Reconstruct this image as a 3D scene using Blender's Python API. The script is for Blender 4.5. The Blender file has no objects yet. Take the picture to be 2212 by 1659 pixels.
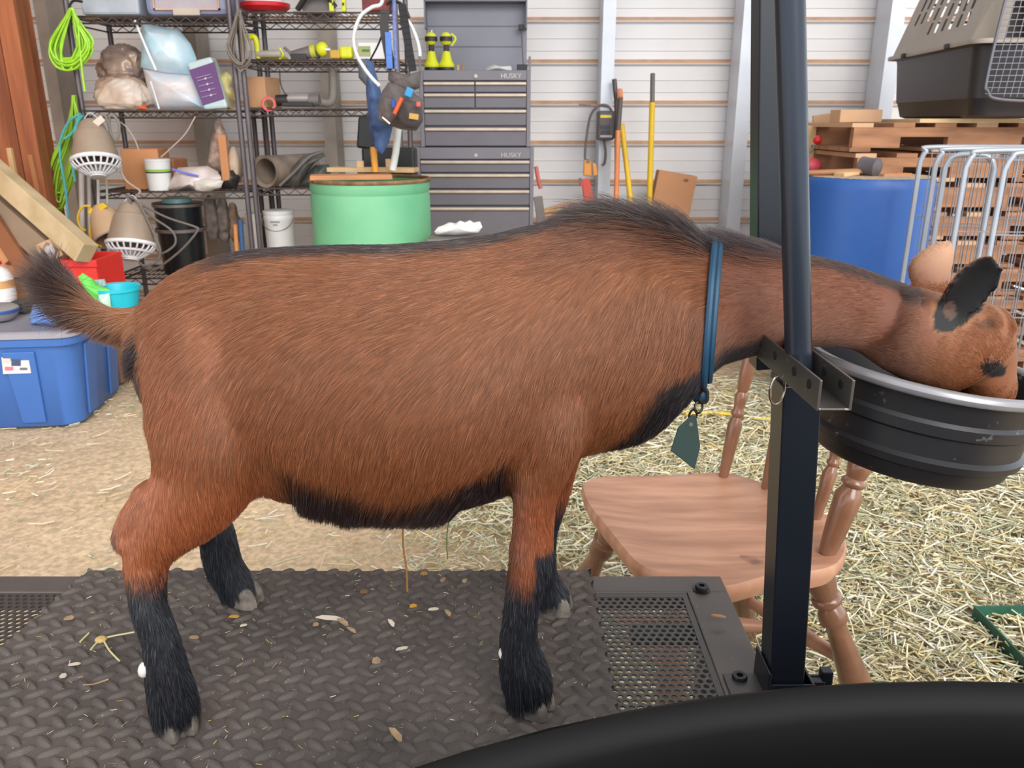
import bpy, math, random
import numpy as np
from mathutils import Vector, Matrix, kdtree, noise

SC = bpy.context.scene
COL = SC.collection
PI = math.pi
rnd = random.Random(7)

# ---------------------------------------------------------------- camera
CAMZ, PITCH, FPX = 1.12, math.radians(17.9), 1750.0
cam = bpy.data.cameras.new('camera'); camo = bpy.data.objects.new('camera', cam); COL.objects.link(camo)
camo.location = (0, 0, CAMZ); camo.rotation_euler = (PI/2-PITCH, 0, 0)
cam.sensor_width = 36; cam.lens = FPX/2212*36; cam.clip_start = .02; cam.clip_end = 200
cam.dof.use_dof = True; cam.dof.focus_distance = .80; cam.dof.aperture_fstop = 18
SC.camera = camo

# ---------------------------------------------------------------- light
w = bpy.data.worlds.new('world'); SC.world = w; w.use_nodes = True
bg = w.node_tree.nodes['Background']; bg.inputs[0].default_value = (.86, .93, 1.0, 1); bg.inputs[1].default_value = 1.9
sun = bpy.data.lights.new('daylight', 'SUN'); sun.energy = 2.7; sun.angle = math.radians(42); sun.color = (1, .95, .88)
suno = bpy.data.objects.new('daylight', sun); COL.objects.link(suno)
suno.rotation_euler = Vector((-.40, 1.0, -.62)).to_track_quat('-Z', 'Y').to_euler()
SC.view_settings.view_transform = 'Standard'; SC.view_settings.look = 'None'
SC.view_settings.exposure = .12; SC.view_settings.gamma = 1.0; SC.view_settings.use_curve_mapping = False
SC.cycles.use_denoising = True
SC.cycles.max_bounces = 7; SC.cycles.diffuse_bounces = 3; SC.cycles.glossy_bounces = 3; SC.cycles.transparent_max_bounces = 12
SC.cycles.transmission_bounces = 6
try: SC.cycles_curves.shape = 'RIBBONS'
except Exception: pass

# ---------------------------------------------------------------- picture -> place
CP, SP = math.cos(PITCH), math.sin(PITCH)
def W(px, py, Y):                       # point on the upright plane y = Y
    a = (px-1106)/FPX; b = (830-py)/FPX
    t = Y/(CP+b*SP)
    return Vector((a*t, Y, CAMZ+t*(b*CP-SP)))
def G(px, py, Z):                       # point on the level plane z = Z
    a = (px-1106)/FPX; b = (830-py)/FPX
    t = (Z-CAMZ)/(b*CP-SP)
    return Vector((a*t, t*(CP+b*SP), Z))
def pxm(px, py, Y):                     # metres per pixel there
    return (Y/(CP+(830-py)/FPX*SP))/FPX

# ---------------------------------------------------------------- materials
def lin(c):
    return tuple(((v/255)/12.92 if v/255 <= .04045 else ((v/255+.055)/1.055)**2.4) for v in c)
_M = {}
def M(name, rgb, rough=.5, metal=0, var=.12, scale=6, bump=0, bscale=60, rgb2=None, stretch=None, alpha=1, trans=0, coat=0, spec=None, ior=None, spots=None):
    if name in _M: return _M[name]
    m = bpy.data.materials.new(name); m.use_nodes = True; _M[name] = m
    nt = m.node_tree; N = nt.nodes; L = nt.links; b = N['Principled BSDF']
    c = lin(rgb); c2 = lin(rgb2) if rgb2 else tuple(v*(1-var*2) for v in c)
    tc = N.new('ShaderNodeTexCoord'); mp = N.new('ShaderNodeMapping'); L.new(tc.outputs['Object'], mp.inputs[0])
    if stretch: mp.inputs['Scale'].default_value = stretch
    nz = N.new('ShaderNodeTexNoise'); nz.inputs['Scale'].default_value = scale; nz.inputs['Detail'].default_value = 5
    L.new(mp.outputs[0], nz.inputs['Vector'])
    rp = N.new('ShaderNodeValToRGB'); rp.color_ramp.elements[0].position = .32; rp.color_ramp.elements[1].position = .68
    rp.color_ramp.elements[0].color = (*c2, 1); rp.color_ramp.elements[1].color = (*c, 1)
    L.new(nz.outputs['Fac'], rp.inputs[0]); out = rp.outputs[0]
    if spots:                           # (rgb, scale, threshold) worn or dirty specks
        n2 = N.new('ShaderNodeTexNoise'); n2.inputs['Scale'].default_value = spots[1]; n2.inputs['Detail'].default_value = 3
        L.new(tc.outputs['Object'], n2.inputs['Vector'])
        r2 = N.new('ShaderNodeValToRGB'); r2.color_ramp.elements[0].position = spots[2]; r2.color_ramp.elements[1].position = min(1, spots[2]+.06)
        L.new(n2.outputs['Fac'], r2.inputs[0])
        mx = N.new('ShaderNodeMixRGB'); L.new(r2.outputs[0], mx.inputs[0]); L.new(out, mx.inputs[1]); mx.inputs[2].default_value = (*lin(spots[0]), 1)
        out = mx.outputs[0]
    L.new(out, b.inputs['Base Color'])
    b.inputs['Roughness'].default_value = rough; b.inputs['Metallic'].default_value = metal
    b.inputs['Alpha'].default_value = alpha; b.inputs['Transmission Weight'].default_value = trans; b.inputs['Coat Weight'].default_value = coat
    if spec is not None: b.inputs['Specular IOR Level'].default_value = spec
    if ior: b.inputs['IOR'].default_value = ior
    if bump:
        n3 = N.new('ShaderNodeTexNoise'); n3.inputs['Scale'].default_value = bscale; n3.inputs['Detail'].default_value = 4
        L.new(mp.outputs[0], n3.inputs['Vector'])
        bp = N.new('ShaderNodeBump'); bp.inputs['Strength'].default_value = bump; bp.inputs['Distance'].default_value = .01
        L.new(n3.outputs['Fac'], bp.inputs['Height']); L.new(bp.outputs[0], b.inputs['Normal'])
    return m

# ---------------------------------------------------------------- meshes
class MB:
    def __init__(s): s.v = []; s.f = []; s.mi = []
    def add(s, vs, fs, mi=0):
        o = len(s.v); s.v += [tuple(v) for v in vs]; s.f += [tuple(i+o for i in f) for f in fs]; s.mi += [mi]*len(fs); return s
    def box(s, c, size, rot=None, mi=0, taper=1):
        c = Vector(c); hx, hy, hz = size[0]/2, size[1]/2, size[2]/2
        R = rot.to_matrix() if hasattr(rot, 'to_matrix') else (rot or Matrix.Identity(3))
        vs = []
        for k in (-1, 1):
            q = taper if k < 0 else 1
            for i, j in ((-1, -1), (1, -1), (1, 1), (-1, 1)): vs.append(c+R @ Vector((i*hx*q, j*hy*q, k*hz)))
        return s.add(vs, [(3, 2, 1, 0), (4, 5, 6, 7), (0, 1, 5, 4), (1, 2, 6, 5), (2, 3, 7, 6), (3, 0, 4, 7)], mi)
    def span(s, x0, x1, y0, y1, z0, z1, mi=0):
        return s.box(((x0+x1)/2, (y0+y1)/2, (z0+z1)/2), (abs(x1-x0), abs(y1-y0), abs(z1-z0)), mi=mi)
    def bar(s, p0, p1, wx, wy, up=(0, 0, 1), mi=0):     # rectangular bar between two points
        p0, p1 = Vector(p0), Vector(p1); d = (p1-p0); L_ = d.length; d.normalize(); u = Vector(up)
        if abs(d.dot(u)) > .95: u = Vector((0, 1, 0))
        r = d.cross(u).normalized(); u = r.cross(d).normalized()
        R = Matrix((r, u, d)).transposed()
        return s.box((p0+p1)/2, (wx, wy, L_), R, mi)
    def tube(s, pts, r, n=8, cap=True, mi=0, closed=False, flat=1.0):
        pts = [Vector(p) for p in pts]; m = len(pts)
        rs = r if hasattr(r, '__len__') else [r]*m
        o = len(s.v); fs = []; vs = []
        prev = None
        for i, p in enumerate(pts):
            if closed: t = pts[(i+1) % m]-pts[i-1]
            else: t = pts[min(i+1, m-1)]-pts[max(i-1, 0)]
            if t.length < 1e-9: t = Vector((0, 0, 1))
            t.normalize()
            if prev is None:
                a = Vector((0, 1, 0)) if abs(t.y) < .9 else Vector((1, 0, 0))
                prev = (a-t*a.dot(t)).normalized()
            else:
                prev = (prev-t*prev.dot(t)); prev = prev.normalized() if prev.length > 1e-6 else Vector((1, 0, 0))
            b = t.cross(prev)
            for k in range(n):
                th = 2*PI*k/n; vs.append(p+(prev*math.cos(th)*flat+b*math.sin(th))*rs[i])
        R = m if closed else m-1
        for i in range(R):
            for k in range(n):
                a = i*n+k; b_ = i*n+(k+1) % n; c = ((i+1) % m)*n+(k+1) % n; d = ((i+1) % m)*n+k
                fs.append((a, b_, c, d))
        if cap and not closed:
            fs.append(tuple(range(n))[::-1]); fs.append(tuple((m-1)*n+k for k in range(n)))
        return s.add(vs, fs, mi)
    def cyl(s, p0, p1, r0, r1=None, n=16, mi=0): return s.tube([p0, p1], [r0, r0 if r1 is None else r1], n, mi=mi)
    def lathe(s, prof, c=(0, 0, 0), rot=None, n=32, mi=0, cap=False, sx=1, sy=1):   # prof: (r, z)
        c = Vector(c); R = rot or Matrix.Identity(3); vs = []; fs = []
        for r, z in prof:
            for k in range(n):
                th = 2*PI*k/n; vs.append(c+R @ Vector((r*math.cos(th)*sx, r*math.sin(th)*sy, z)))
        for i in range(len(prof)-1):
            for k in range(n): fs.append((i*n+k, i*n+(k+1) % n, (i+1)*n+(k+1) % n, (i+1)*n+k))
        if cap: fs.append(tuple(range(n))[::-1]); fs.append(tuple((len(prof)-1)*n+k for k in range(n)))
        return s.add(vs, fs, mi)
    def ell(s, c, rad, rot=None, n=16, m=10, e=1.0, mi=0, fn=None):
        c = Vector(c); R = rot or Matrix.Identity(3); vs = []; fs = []
        sg = lambda v, p: math.copysign(abs(v)**p, v)
        for i in range(m+1):
            ph = -PI/2+PI*i/m
            for k in range(n):
                th = 2*PI*k/n
                p = Vector((rad[0]*sg(math.cos(ph), e)*sg(math.cos(th), e), rad[1]*sg(math.cos(ph), e)*sg(math.sin(th), e), rad[2]*sg(math.sin(ph), e)))
                if fn: p = fn(p)
                vs.append(c+R @ p)
        for i in range(m):
            for k in range(n): fs.append((i*n+k, i*n+(k+1) % n, (i+1)*n+(k+1) % n, (i+1)*n+k))
        return s.add(vs, fs, mi)
    def prism(s, poly, d, mi=0):          # poly: list of Vectors, d: extrusion Vector
        n = len(poly); d = Vector(d); vs = [Vector(p) for p in poly]+[Vector(p)+d for p in poly]
        fs = [tuple(range(n))[::-1], tuple(range(n, 2*n))]+[(i, (i+1) % n, n+(i+1) % n, n+i) for i in range(n)]
        return s.add(vs, fs, mi)
    def mesh(s, name):
        me = bpy.data.meshes.new(name); me.from_pydata(s.v, [], s.f); me.validate(); return me
    def build(s, name, mats, parent=None, smooth=False, bevel=0, label=None, cat=None, group=None, kind=None):
        me = s.mesh(name)
        mats = mats if isinstance(mats, (list, tuple)) else [mats]
        for m in mats: me.materials.append(m)
        if len(mats) > 1 and len(me.polygons) == len(s.mi): me.polygons.foreach_set('material_index', s.mi)
        import bmesh as _b
        bm = _b.new(); bm.from_mesh(me); _b.ops.recalc_face_normals(bm, faces=bm.faces); bm.to_mesh(me); bm.free()
        if smooth:
            me.polygons.foreach_set('use_smooth', [True]*len(me.polygons))
            me.set_sharp_from_angle(angle=math.radians(smooth if smooth > 1 else 40))
        o = bpy.data.objects.new(name, me); COL.objects.link(o)
        if bevel:
            bv = o.modifiers.new('bevel', 'BEVEL'); bv.width = bevel; bv.segments = 2; bv.limit_method = 'ANGLE'
        put(o, parent); tag(o, label, cat, group, kind)
        return o
def put(o, parent):
    if parent is not None:
        o.parent = parent
        l = Vector((0, 0, 0)); q = parent
        while q: l += q.location; q = q.parent
        o.location = o.location-l
def tag(o, label=None, cat=None, group=None, kind=None):
    if label: o['label'] = label
    if cat: o['category'] = cat
    if group: o['group'] = group
    if kind: o['kind'] = kind
    return o
def thing(name, loc, label, cat, group=None):
    o = bpy.data.objects.new(name, None); COL.objects.link(o); o.location = loc; o.empty_display_size = .05
    return tag(o, label, cat, group)
def rotz(a): return Matrix.Rotation(a, 3, 'Z')
def roty(a): return Matrix.Rotation(a, 3, 'Y')
def rotx(a): return Matrix.Rotation(a, 3, 'X')
def smoothpath(pts, k=6):                # Catmull-Rom
    P_ = [Vector(p) for p in pts]; P_ = [P_[0]*2-P_[1]]+P_+[P_[-1]*2-P_[-2]]; out = []
    for i in range(1, len(P_)-2):
        for j in range(k):
            t = j/k; a, b, c, d = P_[i-1:i+3]
            out.append(.5*((2*b)+(c-a)*t+(2*a-5*b+4*c-d)*t*t+(3*b-a-3*c+d)*t**3))
    out.append(P_[-2]); return out
# ================================================================ setting
WALLY = 5.3
def floor_mat():
    m = bpy.data.materials.new('dirt_floor'); m.use_nodes = True; nt = m.node_tree; N = nt.nodes; L = nt.links; b = N['Principled BSDF']
    tc = N.new('ShaderNodeTexCoord')
    def nz(s, d=6):
        n = N.new('ShaderNodeTexNoise'); n.inputs['Scale'].default_value = s; n.inputs['Detail'].default_value = d; L.new(tc.outputs['Object'], n.inputs['Vector']); return n
    a = nz(1.6); r = N.new('ShaderNodeValToRGB'); L.new(a.outputs['Fac'], r.inputs[0])
    r.color_ramp.elements[0].position = .35; r.color_ramp.elements[0].color = (*lin((204, 176, 144)), 1)
    r.color_ramp.elements[1].position = .65; r.color_ramp.elements[1].color = (*lin((234, 204, 168)), 1)
    c = nz(60, 8); r2 = N.new('ShaderNodeValToRGB'); L.new(c.outputs['Fac'], r2.inputs[0])
    r2.color_ramp.elements[0].position = .4; r2.color_ramp.elements[0].color = (.72, .72, .72, 1); r2.color_ramp.elements[1].position = .6
    mx = N.new('ShaderNodeMixRGB'); mx.blend_type = 'MULTIPLY'; mx.inputs[0].default_value = 1
    L.new(r.outputs[0], mx.inputs[1]); L.new(r2.outputs[0], mx.inputs[2]); L.new(mx.outputs[0], b.inputs['Base Color'])
    b.inputs['Roughness'].default_value = .95
    bp = N.new('ShaderNodeBump'); bp.inputs['Strength'].default_value = .5; bp.inputs['Distance'].default_value = .02
    d = nz(25, 8); L.new(d.outputs['Fac'], bp.inputs['Height']); L.new(bp.outputs[0], b.inputs['Normal'])
    return m
fl = MB()
nx, ny = 90, 60
vs = []; fs = []
for j in range(ny+1):
    for i in range(nx+1):
        x = -6+12*i/nx; y = -2.0+8.5*j/ny
        vs.append((x, y, .012*noise.noise((x*1.3, y*1.3, 0))+.006*noise.noise((x*5, y*5, 3))-.012))
for j in range(ny):
    for i in range(nx): a = j*(nx+1)+i; fs.append((a, a+1, a+nx+2, a+nx+1))
fl.add(vs, fs); fl.build('floor', floor_mat(), smooth=True, kind='structure', label='packed sandy dirt barn floor')

mw = M('white_siding', (236, 232, 232), .45, var=.04, scale=3); mtan = M('tan_ledge', (214, 170, 136), .7, var=.1, scale=14)
wall = MB().span(-6, 6, WALLY+.05, WALLY+.12, -.02, 3.3).build('wall_back', mw, kind='structure', label='back barn wall of white horizontal ribbed metal siding')
PITCHZ = pxm(1500, 230, WALLY)*83
zref = W(1500, 230, WALLY).z
k = -6
zs = []
while zref+PITCHZ*k < 3.2:
    z0 = zref+PITCHZ*k
    if z0 > -.2: zs.append(z0)
    k += 1
pm = None
for z0 in zs:
    if pm is None:
        h = PITCHZ
        # outline going up from the rib: (y out from wall, z)
        prof = [(0, 0), (-.026, .004), (-.030, .012), (-.030, .022), (-.006, .034), (-.004, h*.33), (-.009, h*.345), (-.004, h*.36), (-.004, h*.62), (-.009, h*.635), (-.004, h*.65), (-.004, h*.97), (0, h*.985), (0, h)]
        mb = MB(); vs = []; fs = []; mi = []
        for (y, z) in prof: vs += [(-6, WALLY+.03+y, z), (6, WALLY+.03+y, z)]
        for q in range(len(prof)-1):
            fs.append((2*q, 2*q+1, 2*q+3, 2*q+2)); mi.append(1 if q in (2, 3) else 0)
        mb.v = vs; mb.f = fs; mb.mi = mi
        p = mb.build('siding_panel', [mw, mtan], wall); pm = p
    else:
        p = pm.copy(); COL.objects.link(p); p.parent = wall
    p.location.z = z0-0
MB().span(-6, 6, -.2, WALLY+.1, 4.4, 4.5).build('shading_roof', M('shading_roof_metal', (206, 204, 200), .6), kind='structure', label='unseen pale roof added high above the frame to cut the light from above')  # unseen roof added to cut skylight; front edge placed to let the sun in
MB().span(-3.6, -3.5, 1.2, WALLY+.05, -.02, 4.4).build('shading_wall_left', M('shading_wall_timber', (176, 130, 92), .8, stretch=(1, 6, .5)), kind='structure', label='unseen left wall added outside the frame to darken the shelf side')  # unseen wall added to darken the left side
# steel wall studs
mst = M('galvanised_stud', (186, 196, 212), .35, .35, var=.06, scale=5); mst2 = M('stud_pale', (214, 218, 226), .4, .2, var=.05)
def stud(xc, wpx, top=3.2, nm='wall_stud', dark=False):
    wd = wpx*pxm(xc, 200, WALLY-.2); x = W(xc, 200, WALLY-.2).x; t = .006; y0 = WALLY-.21
    mb = MB(); mb.span(x-wd/2, x+wd/2, y0, y0+t, 0, top); mb.span(x-wd/2, x-wd/2+t, y0+t, WALLY, 0, top); mb.span(x+wd/2-t, x+wd/2, y0+t, WALLY, 0, top)
    return mb.build(nm, mst2 if not dark else M('stud_shaded', (170, 158, 146), .5, .1), kind='structure')  # dark: shade behind the shelves put into the stud colour
for i, (x, wp) in enumerate(((1311, 27), (1607, 30), (1916, 30), (2230, 30))): stud(x, wp)
for x, wp in ((118, 26), (424, 26), (708, 26)): stud(x, wp, dark=True)
for o in [o for o in COL.objects if o.name.startswith('wall_stud')]:
    o.parent = wall; o.name = 'wall_stud'; del o['kind']

# reddish timber posts on the left
mwood = M('red_timber', (176, 104, 66), .7, var=.2, scale=3, stretch=(6, 6, .6), bump=.2, bscale=30, rgb2=(128, 70, 42))
mwood2 = M('pale_timber', (222, 188, 140), .7, var=.1, scale=3, stretch=(4, 4, .7), bump=.15, bscale=30, rgb2=(196, 156, 108))
mosb = M('strand_board', (190, 138, 88), .8, scale=40, var=.2, rgb2=(150, 100, 58), bump=.2)
mcard = M('cardboard', (196, 150, 112), .8, scale=5, var=.08); mcard2 = M('cardboard_orange', (206, 142, 96), .8, scale=5, var=.1)
LX = 4.2
for (a, b, dy, nm, lab) in ((-40, 20, .0, 'timber_post', 'red-brown timber post at the left edge of the stacked lumber'), (21, 61, -.06, 'timber_post', 'wide red-brown timber post standing proud between two others'), (61, 76, .02, 'timber_post', 'narrow red-brown timber post nearest the pale steel stud')):
    p0, p1 = W(a, 200, LX+dy), W(b, 200, LX+dy)
    MB().span(p0.x, p1.x, LX+dy, LX+dy+.09, 0, 2.6).build(nm, mwood, bevel=.004, label=lab, cat='timber post')
p0, p1 = W(78, 230, 4.3), W(135, 520, 4.3)
MB().span(p0.x, p1.x, 4.3, 4.32, 0, p0.z).build('strand_board_sheet', mosb, label='tan strand board sheet standing behind the green cords', cat='board')
def lumber(a, b, Ya, Yb, wd, th, mat, lab, nm='lumber_beam', up=(0, 1, 0), cat='lumber'):
    p0, p1 = W(*a, Ya), W(*b, Yb)
    return MB().bar(p0, p1, wd, th, up).build(nm, mat, bevel=.003, label=lab, cat=cat)
lumber((-70, 320), (188, 548), 3.75, 3.45, .09, .08, M('green_tint_timber', (204, 180, 144), .75, scale=4, var=.1, rgb2=(176, 152, 112), stretch=(2, 2, 2)), 'thick pale beam leaning diagonally above the red tub')
lumber((-30, 430), (118, 560), 3.7, 3.5, .10, .05, M('grey_timber', (150, 128, 106), .8, var=.12), 'short grey-brown beam lying under the thick pale beam')
lumber((20, 320), (80, 640), 3.9, 3.85, .022, .022, mwood2, 'thin tan stick leaning against the wide timber post', 'wooden_stick', cat='stick')
lumber((66, 335), (130, 640), 3.95, 3.9, .022, .022, M('stick_brown', (170, 110, 70), .8), 'thin brown stick leaning beside the strand board', 'wooden_stick', cat='stick')
lumber((-60, 400), (30, 560), 3.75, 3.6, .09, .03, M('orange_board', (214, 150, 104), .75), 'orange-tan board leaning at the left edge of the lumber pile', 'leaning_board', cat='board')
lumber((-20, 470), (60, 590), 3.6, 3.5, .07, .03, M('dark_board', (140, 88, 56), .8), 'dark brown board low in the lumber pile', 'leaning_board', cat='board')

# ---------------------------------------------------------------- straw bedding
def straw_field(name, n, seed, xr, yr, dens, cols, label, zl=(0, .02), lr=(.02, .10), wr=(.0010, .0026), kindn='stuff', z0=0, parent=None, tilt=.18):
    R = np.random.RandomState(seed)
    xs = R.uniform(xr[0], xr[1], n*3); ys = R.uniform(yr[0], yr[1], n*3)
    keep = R.rand(n*3) < dens(xs, ys); xs = xs[keep][:n]; ys = ys[keep][:n]; m = len(xs)
    th = R.uniform(0, PI, m); L = R.uniform(lr[0], lr[1], m)*R.uniform(.5, 1, m); wd = R.uniform(wr[0], wr[1], m)
    z = z0+R.uniform(zl[0], zl[1], m); tl = R.normal(0, tilt, m); bend = R.normal(0, .12, m)
    dx, dy = np.cos(th), np.sin(th); px_, py_ = -dy, dx
    ro = R.uniform(0, PI, m)
    V = np.zeros((m, 9, 3)); 
    for s_, t in enumerate((-.5, 0, .5)):
        cx = xs+dx*L*t+px_*bend*L*(.25-t*t); cy = ys+dy*L*t+py_*bend*L*(.25-t*t); cz = np.maximum(z+np.sin(tl)*L*t, z0+.001)
        for q in range(3):
            a = ro+2*PI*q/3
            V[:, s_*3+q, 0] = cx+px_*wd*np.cos(a); V[:, s_*3+q, 1] = cy+py_*wd*np.cos(a); V[:, s_*3+q, 2] = cz+wd*np.sin(a)+wd
    F = []
    for s_ in range(2):
        for q in range(3): F.append((s_*3+q, s_*3+(q+1) % 3, s_*3+3+(q+1) % 3, s_*3+3+q))
    F = np.array(F); Fa = (F[None]+np.arange(m)[:, None, None]*9).reshape(-1, 4)
    me = bpy.data.meshes.new(name); me.vertices.add(m*9); me.vertices.foreach_set('co', V.ravel())
    me.loops.add(Fa.size); me.loops.foreach_set('vertex_index', Fa.ravel().astype(np.int32))
    me.polygons.add(len(Fa)); me.polygons.foreach_set('loop_start', np.arange(0, Fa.size, 4, dtype=np.int32))
    ca = me.attributes.new('tint', 'FLOAT_COLOR', 'POINT')
    C = np.array([lin(c) for c in cols]); ci = R.randint(0, len(C), m); cc = C[ci]*R.uniform(.75, 1.15, (m, 1))
    cc = np.repeat(np.hstack([cc, np.ones((m, 1))])[:, None], 9, 1); ca.data.foreach_set('color', cc.ravel())
    me.update(calc_edges=True); me.validate()
    mt = _M.get('straw')
    if not mt:
        mt = bpy.data.materials.new('straw'); mt.use_nodes = True; _M['straw'] = mt; N = mt.node_tree.nodes
        at = N.new('ShaderNodeAttribute'); at.attribute_name = 'tint'; mt.node_tree.links.new(at.outputs['Color'], N['Principled BSDF'].inputs['Base Color'])
        N['Principled BSDF'].inputs['Roughness'].default_value = .55
    me.materials.append(mt)
    o = bpy.data.objects.new(name, me); COL.objects.link(o); put(o, parent)
    return tag(o, label, None if parent else 'straw', None, kindn)
SCOL = [(244, 236, 208), (232, 220, 180), (222, 206, 158), (246, 240, 222), (206, 206, 172), (218, 194, 142), (194, 194, 158)]
def dens_r(x, y): return np.clip((x+.25+.35*np.sin(y*3.1))/.7, 0.015, 1)*np.clip((3.7-y)/.8, .08, 1)
straw_field('straw_bedding', 40000, 3, (-.6, 3.0), (.9, 4.6), dens_r, SCOL, 'thick pale straw spread over the floor under the chair', zl=(0, .035), lr=(.03, .15), wr=(.0011, .0034))
def dens_l(x, y): return .25+.75*(np.sin(x*5+y*3)*np.sin(x*2.3-y*4.1) > .1)
straw_field('loose_straw', 2600, 5, (-2.2, .4), (.9, 4.2), dens_l, SCOL, 'sparse straw scattered on the bare dirt behind the goat', zl=(0, .006), lr=(.015, .09))
def dens_m(x, y): return np.exp(-((x-.55)**2)/.9)
straw_field('chopped_straw', 14000, 9, (-.3, 1.9), (1.0, 2.6), dens_m, SCOL, 'short chopped straw under and around the wooden chair', zl=(.01, .04), lr=(.015, .06), tilt=.35)
# ================================================================ milking stand
PZ = .52
mblk = M('black_steel', (74, 70, 68), .42, .25, var=.1, scale=9, spots=((126, 118, 108), 120, .70))
mpost = M('post_paint', (20, 24, 32), .33, .15, var=.08)
mblk2 = M('stand_frame_paint', (92, 84, 80), .45, .2, var=.1, scale=12, spots=((150, 140, 126), 160, .70))
st = thing('milking_stand', (-.15, .8, 0), 'black steel milking stand the goat stands on, with perforated deck and head gate', 'milking stand')
PX0, PX1, PY0, PY1 = -1.02, .290, .597, .990
PXI = .235                                 # inner edge of right frame strip
T = .03
fr = MB()
fr.span(PX0, PX1, PY1-.040, PY1, PZ-T, PZ); fr.span(PX0, PX1, PY0, PY0+.035, PZ-T, PZ)
fr.span(PXI, PX1, PY0+.035, PY1-.040, PZ-T, PZ); fr.span(PX0, PX0+.04, PY0+.035, PY1-.040, PZ-T, PZ)
fr.build('deck_frame', mblk2, st, bevel=.002)
def perforated(name, x0, x1, y0, y1, z, pitch=.0098, rad=.0036, n=8):
    V = []; F = []; rows = int((y1-y0)/(pitch*.866)); cols = int((x1-x0)/pitch)
    dy = (y1-y0)/rows; dx = (x1-x0)/cols
    for r in range(rows):
        off = .5*dx*(r % 2); xs = x0+off
        cc = cols-(r % 2)
        if r % 2:
            for a, b in ((x0, x0+off), (x1-off, x1)):
                o = len(V); V += [(a, y0+r*dy, z), (b, y0+r*dy, z), (b, y0+(r+1)*dy, z), (a, y0+(r+1)*dy, z)]; F.append((o, o+1, o+2, o+3))
        for c in range(cc):
            cx = xs+(c+.5)*dx; cy = y0+(r+.5)*dy; o = len(V)
            for k in range(n):
                t = 2*PI*(k+.5)/n; a, b = math.cos(t), math.sin(t); q = max(abs(a), abs(b))
                V.append((cx+a/q*dx/2 if n == 8 else cx, cy+b/q*dy/2, z))
            for k in range(n):
                t = 2*PI*(k+.5)/n; V.append((cx+rad*math.cos(t), cy+rad*math.sin(t), z))
            for k in range(n):
                t = 2*PI*(k+.5)/n; V.append((cx+rad*math.cos(t), cy+rad*math.sin(t), z-.002))
            # square corners
            for k in range(n): F.append((o+k, o+(k+1) % n, o+n+(k+1) % n, o+n+k)); F.append((o+n+k, o+n+(k+1) % n, o+2*n+(k+1) % n, o+2*n+k))
            for (a, b, i0) in ((1, 1, 0), (-1, 1, 2), (-1, -1, 4), (1, -1, 6)):
                q = len(V); V.append((cx+a*dx/2, cy+b*dy/2, z)); F.append((o+i0, q, o+i0+1))
    mb = MB(); mb.v = V; mb.f = F; mb.mi = [0]*len(F)
    return mb.build(name, mblk, st)
perforated('perforated_plate', .085, PXI-.002, PY0+.037, PY1-.042, PZ-.002)
perforated('perforated_plate', PX0+.04, -.56, PY0+.037, PY1-.042, PZ-.002)
pl = MB(); pl.span(-.56, .085, PY0+.037, PY1-.042, PZ-.006, PZ-.003).build('deck_plate', mblk, st)
# solid lips round the plates
lip = MB(); lip.span(.085, PXI-.001, PY1-.051, PY1-.041, PZ-.003, PZ-.0015); lip.span(PXI-.008, PXI-.001, PY0+.036, PY1-.041, PZ-.003, PZ-.0013); lip.build('plate_lip', mblk, st)
MB().span(.15, PXI, .87, .895, PZ-.03, PZ-.012).build('cross_brace', mblk, st); MB().span(.10, PXI, .70, .72, PZ-.03, PZ-.012).build('cross_brace', mblk, st)
def bolt(p, par, r=.0085):
    mb = MB(); mb.lathe([(r*1.35, 0), (r*1.35, .0015), (r, .002), (r, .006), (r*.9, .0075), (r*.45, .0075), (r*.45, .003), (0.0001, .003)], p, n=20)
    return mb.build('bolt', M('bolt_black', (40, 38, 38), .35, .5), par, smooth=True)
for q in ((1515, 1275), (1597, 1470)): bolt(G(*q, PZ), st)
for x, y in ((PX0+.03, PY0+.03), (PX0+.03, PY1-.03), (PX1-.02, PY0+.03), (PX1-.02, PY1-.05)):
    MB().bar((x, y, 0), (x, y, PZ-T), .03, .03).build('leg', mblk, st, bevel=.002)
MB().span(PX0+.03, PX1-.02, PY1-.045, PY1-.02, .12, .145).build('stretcher', mblk, st)
# diamond tread rubber mat
def mat_height(X, Y):
    P = .0305; Q = .0285; a, b = .0132, .0044; h = np.zeros_like(X)
    for (ox, oy, ang) in ((0, 0, -.62), (.5, .5, .62)):
        u = X/P-ox; v = Y/Q-oy; iu = np.round(u); iv = np.round(v)
        for du in (-1, 0, 1):
            for dv in (0,):
                x = (u-iu-du)*P; y = (v-iv-dv)*Q
                c, s = math.cos(ang), math.sin(ang); p = x*c+y*s; q = -x*s+y*c
                # lens outline
                e = (p/a)**2+(np.abs(q)/(b*np.clip(1-(p/a)**2*.25, .3, 1)))**1.7
                h = np.maximum(h, .0042*np.clip(1-e, 0, 1)**.42)
    return h
mg = 640, 290
xs = np.linspace(-.622, .112, mg[0]); ys = np.linspace(PY0-.002, PY1+.001, mg[1])
X, Y = np.meshgrid(xs, ys); H = mat_height(X+Y*.02, Y+.02*X)
R_ = np.random.RandomState(2)
wav = .0007*np.sin(X*9)*np.sin(Y*14+1)
Z = PZ+.0075+H+wav
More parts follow.
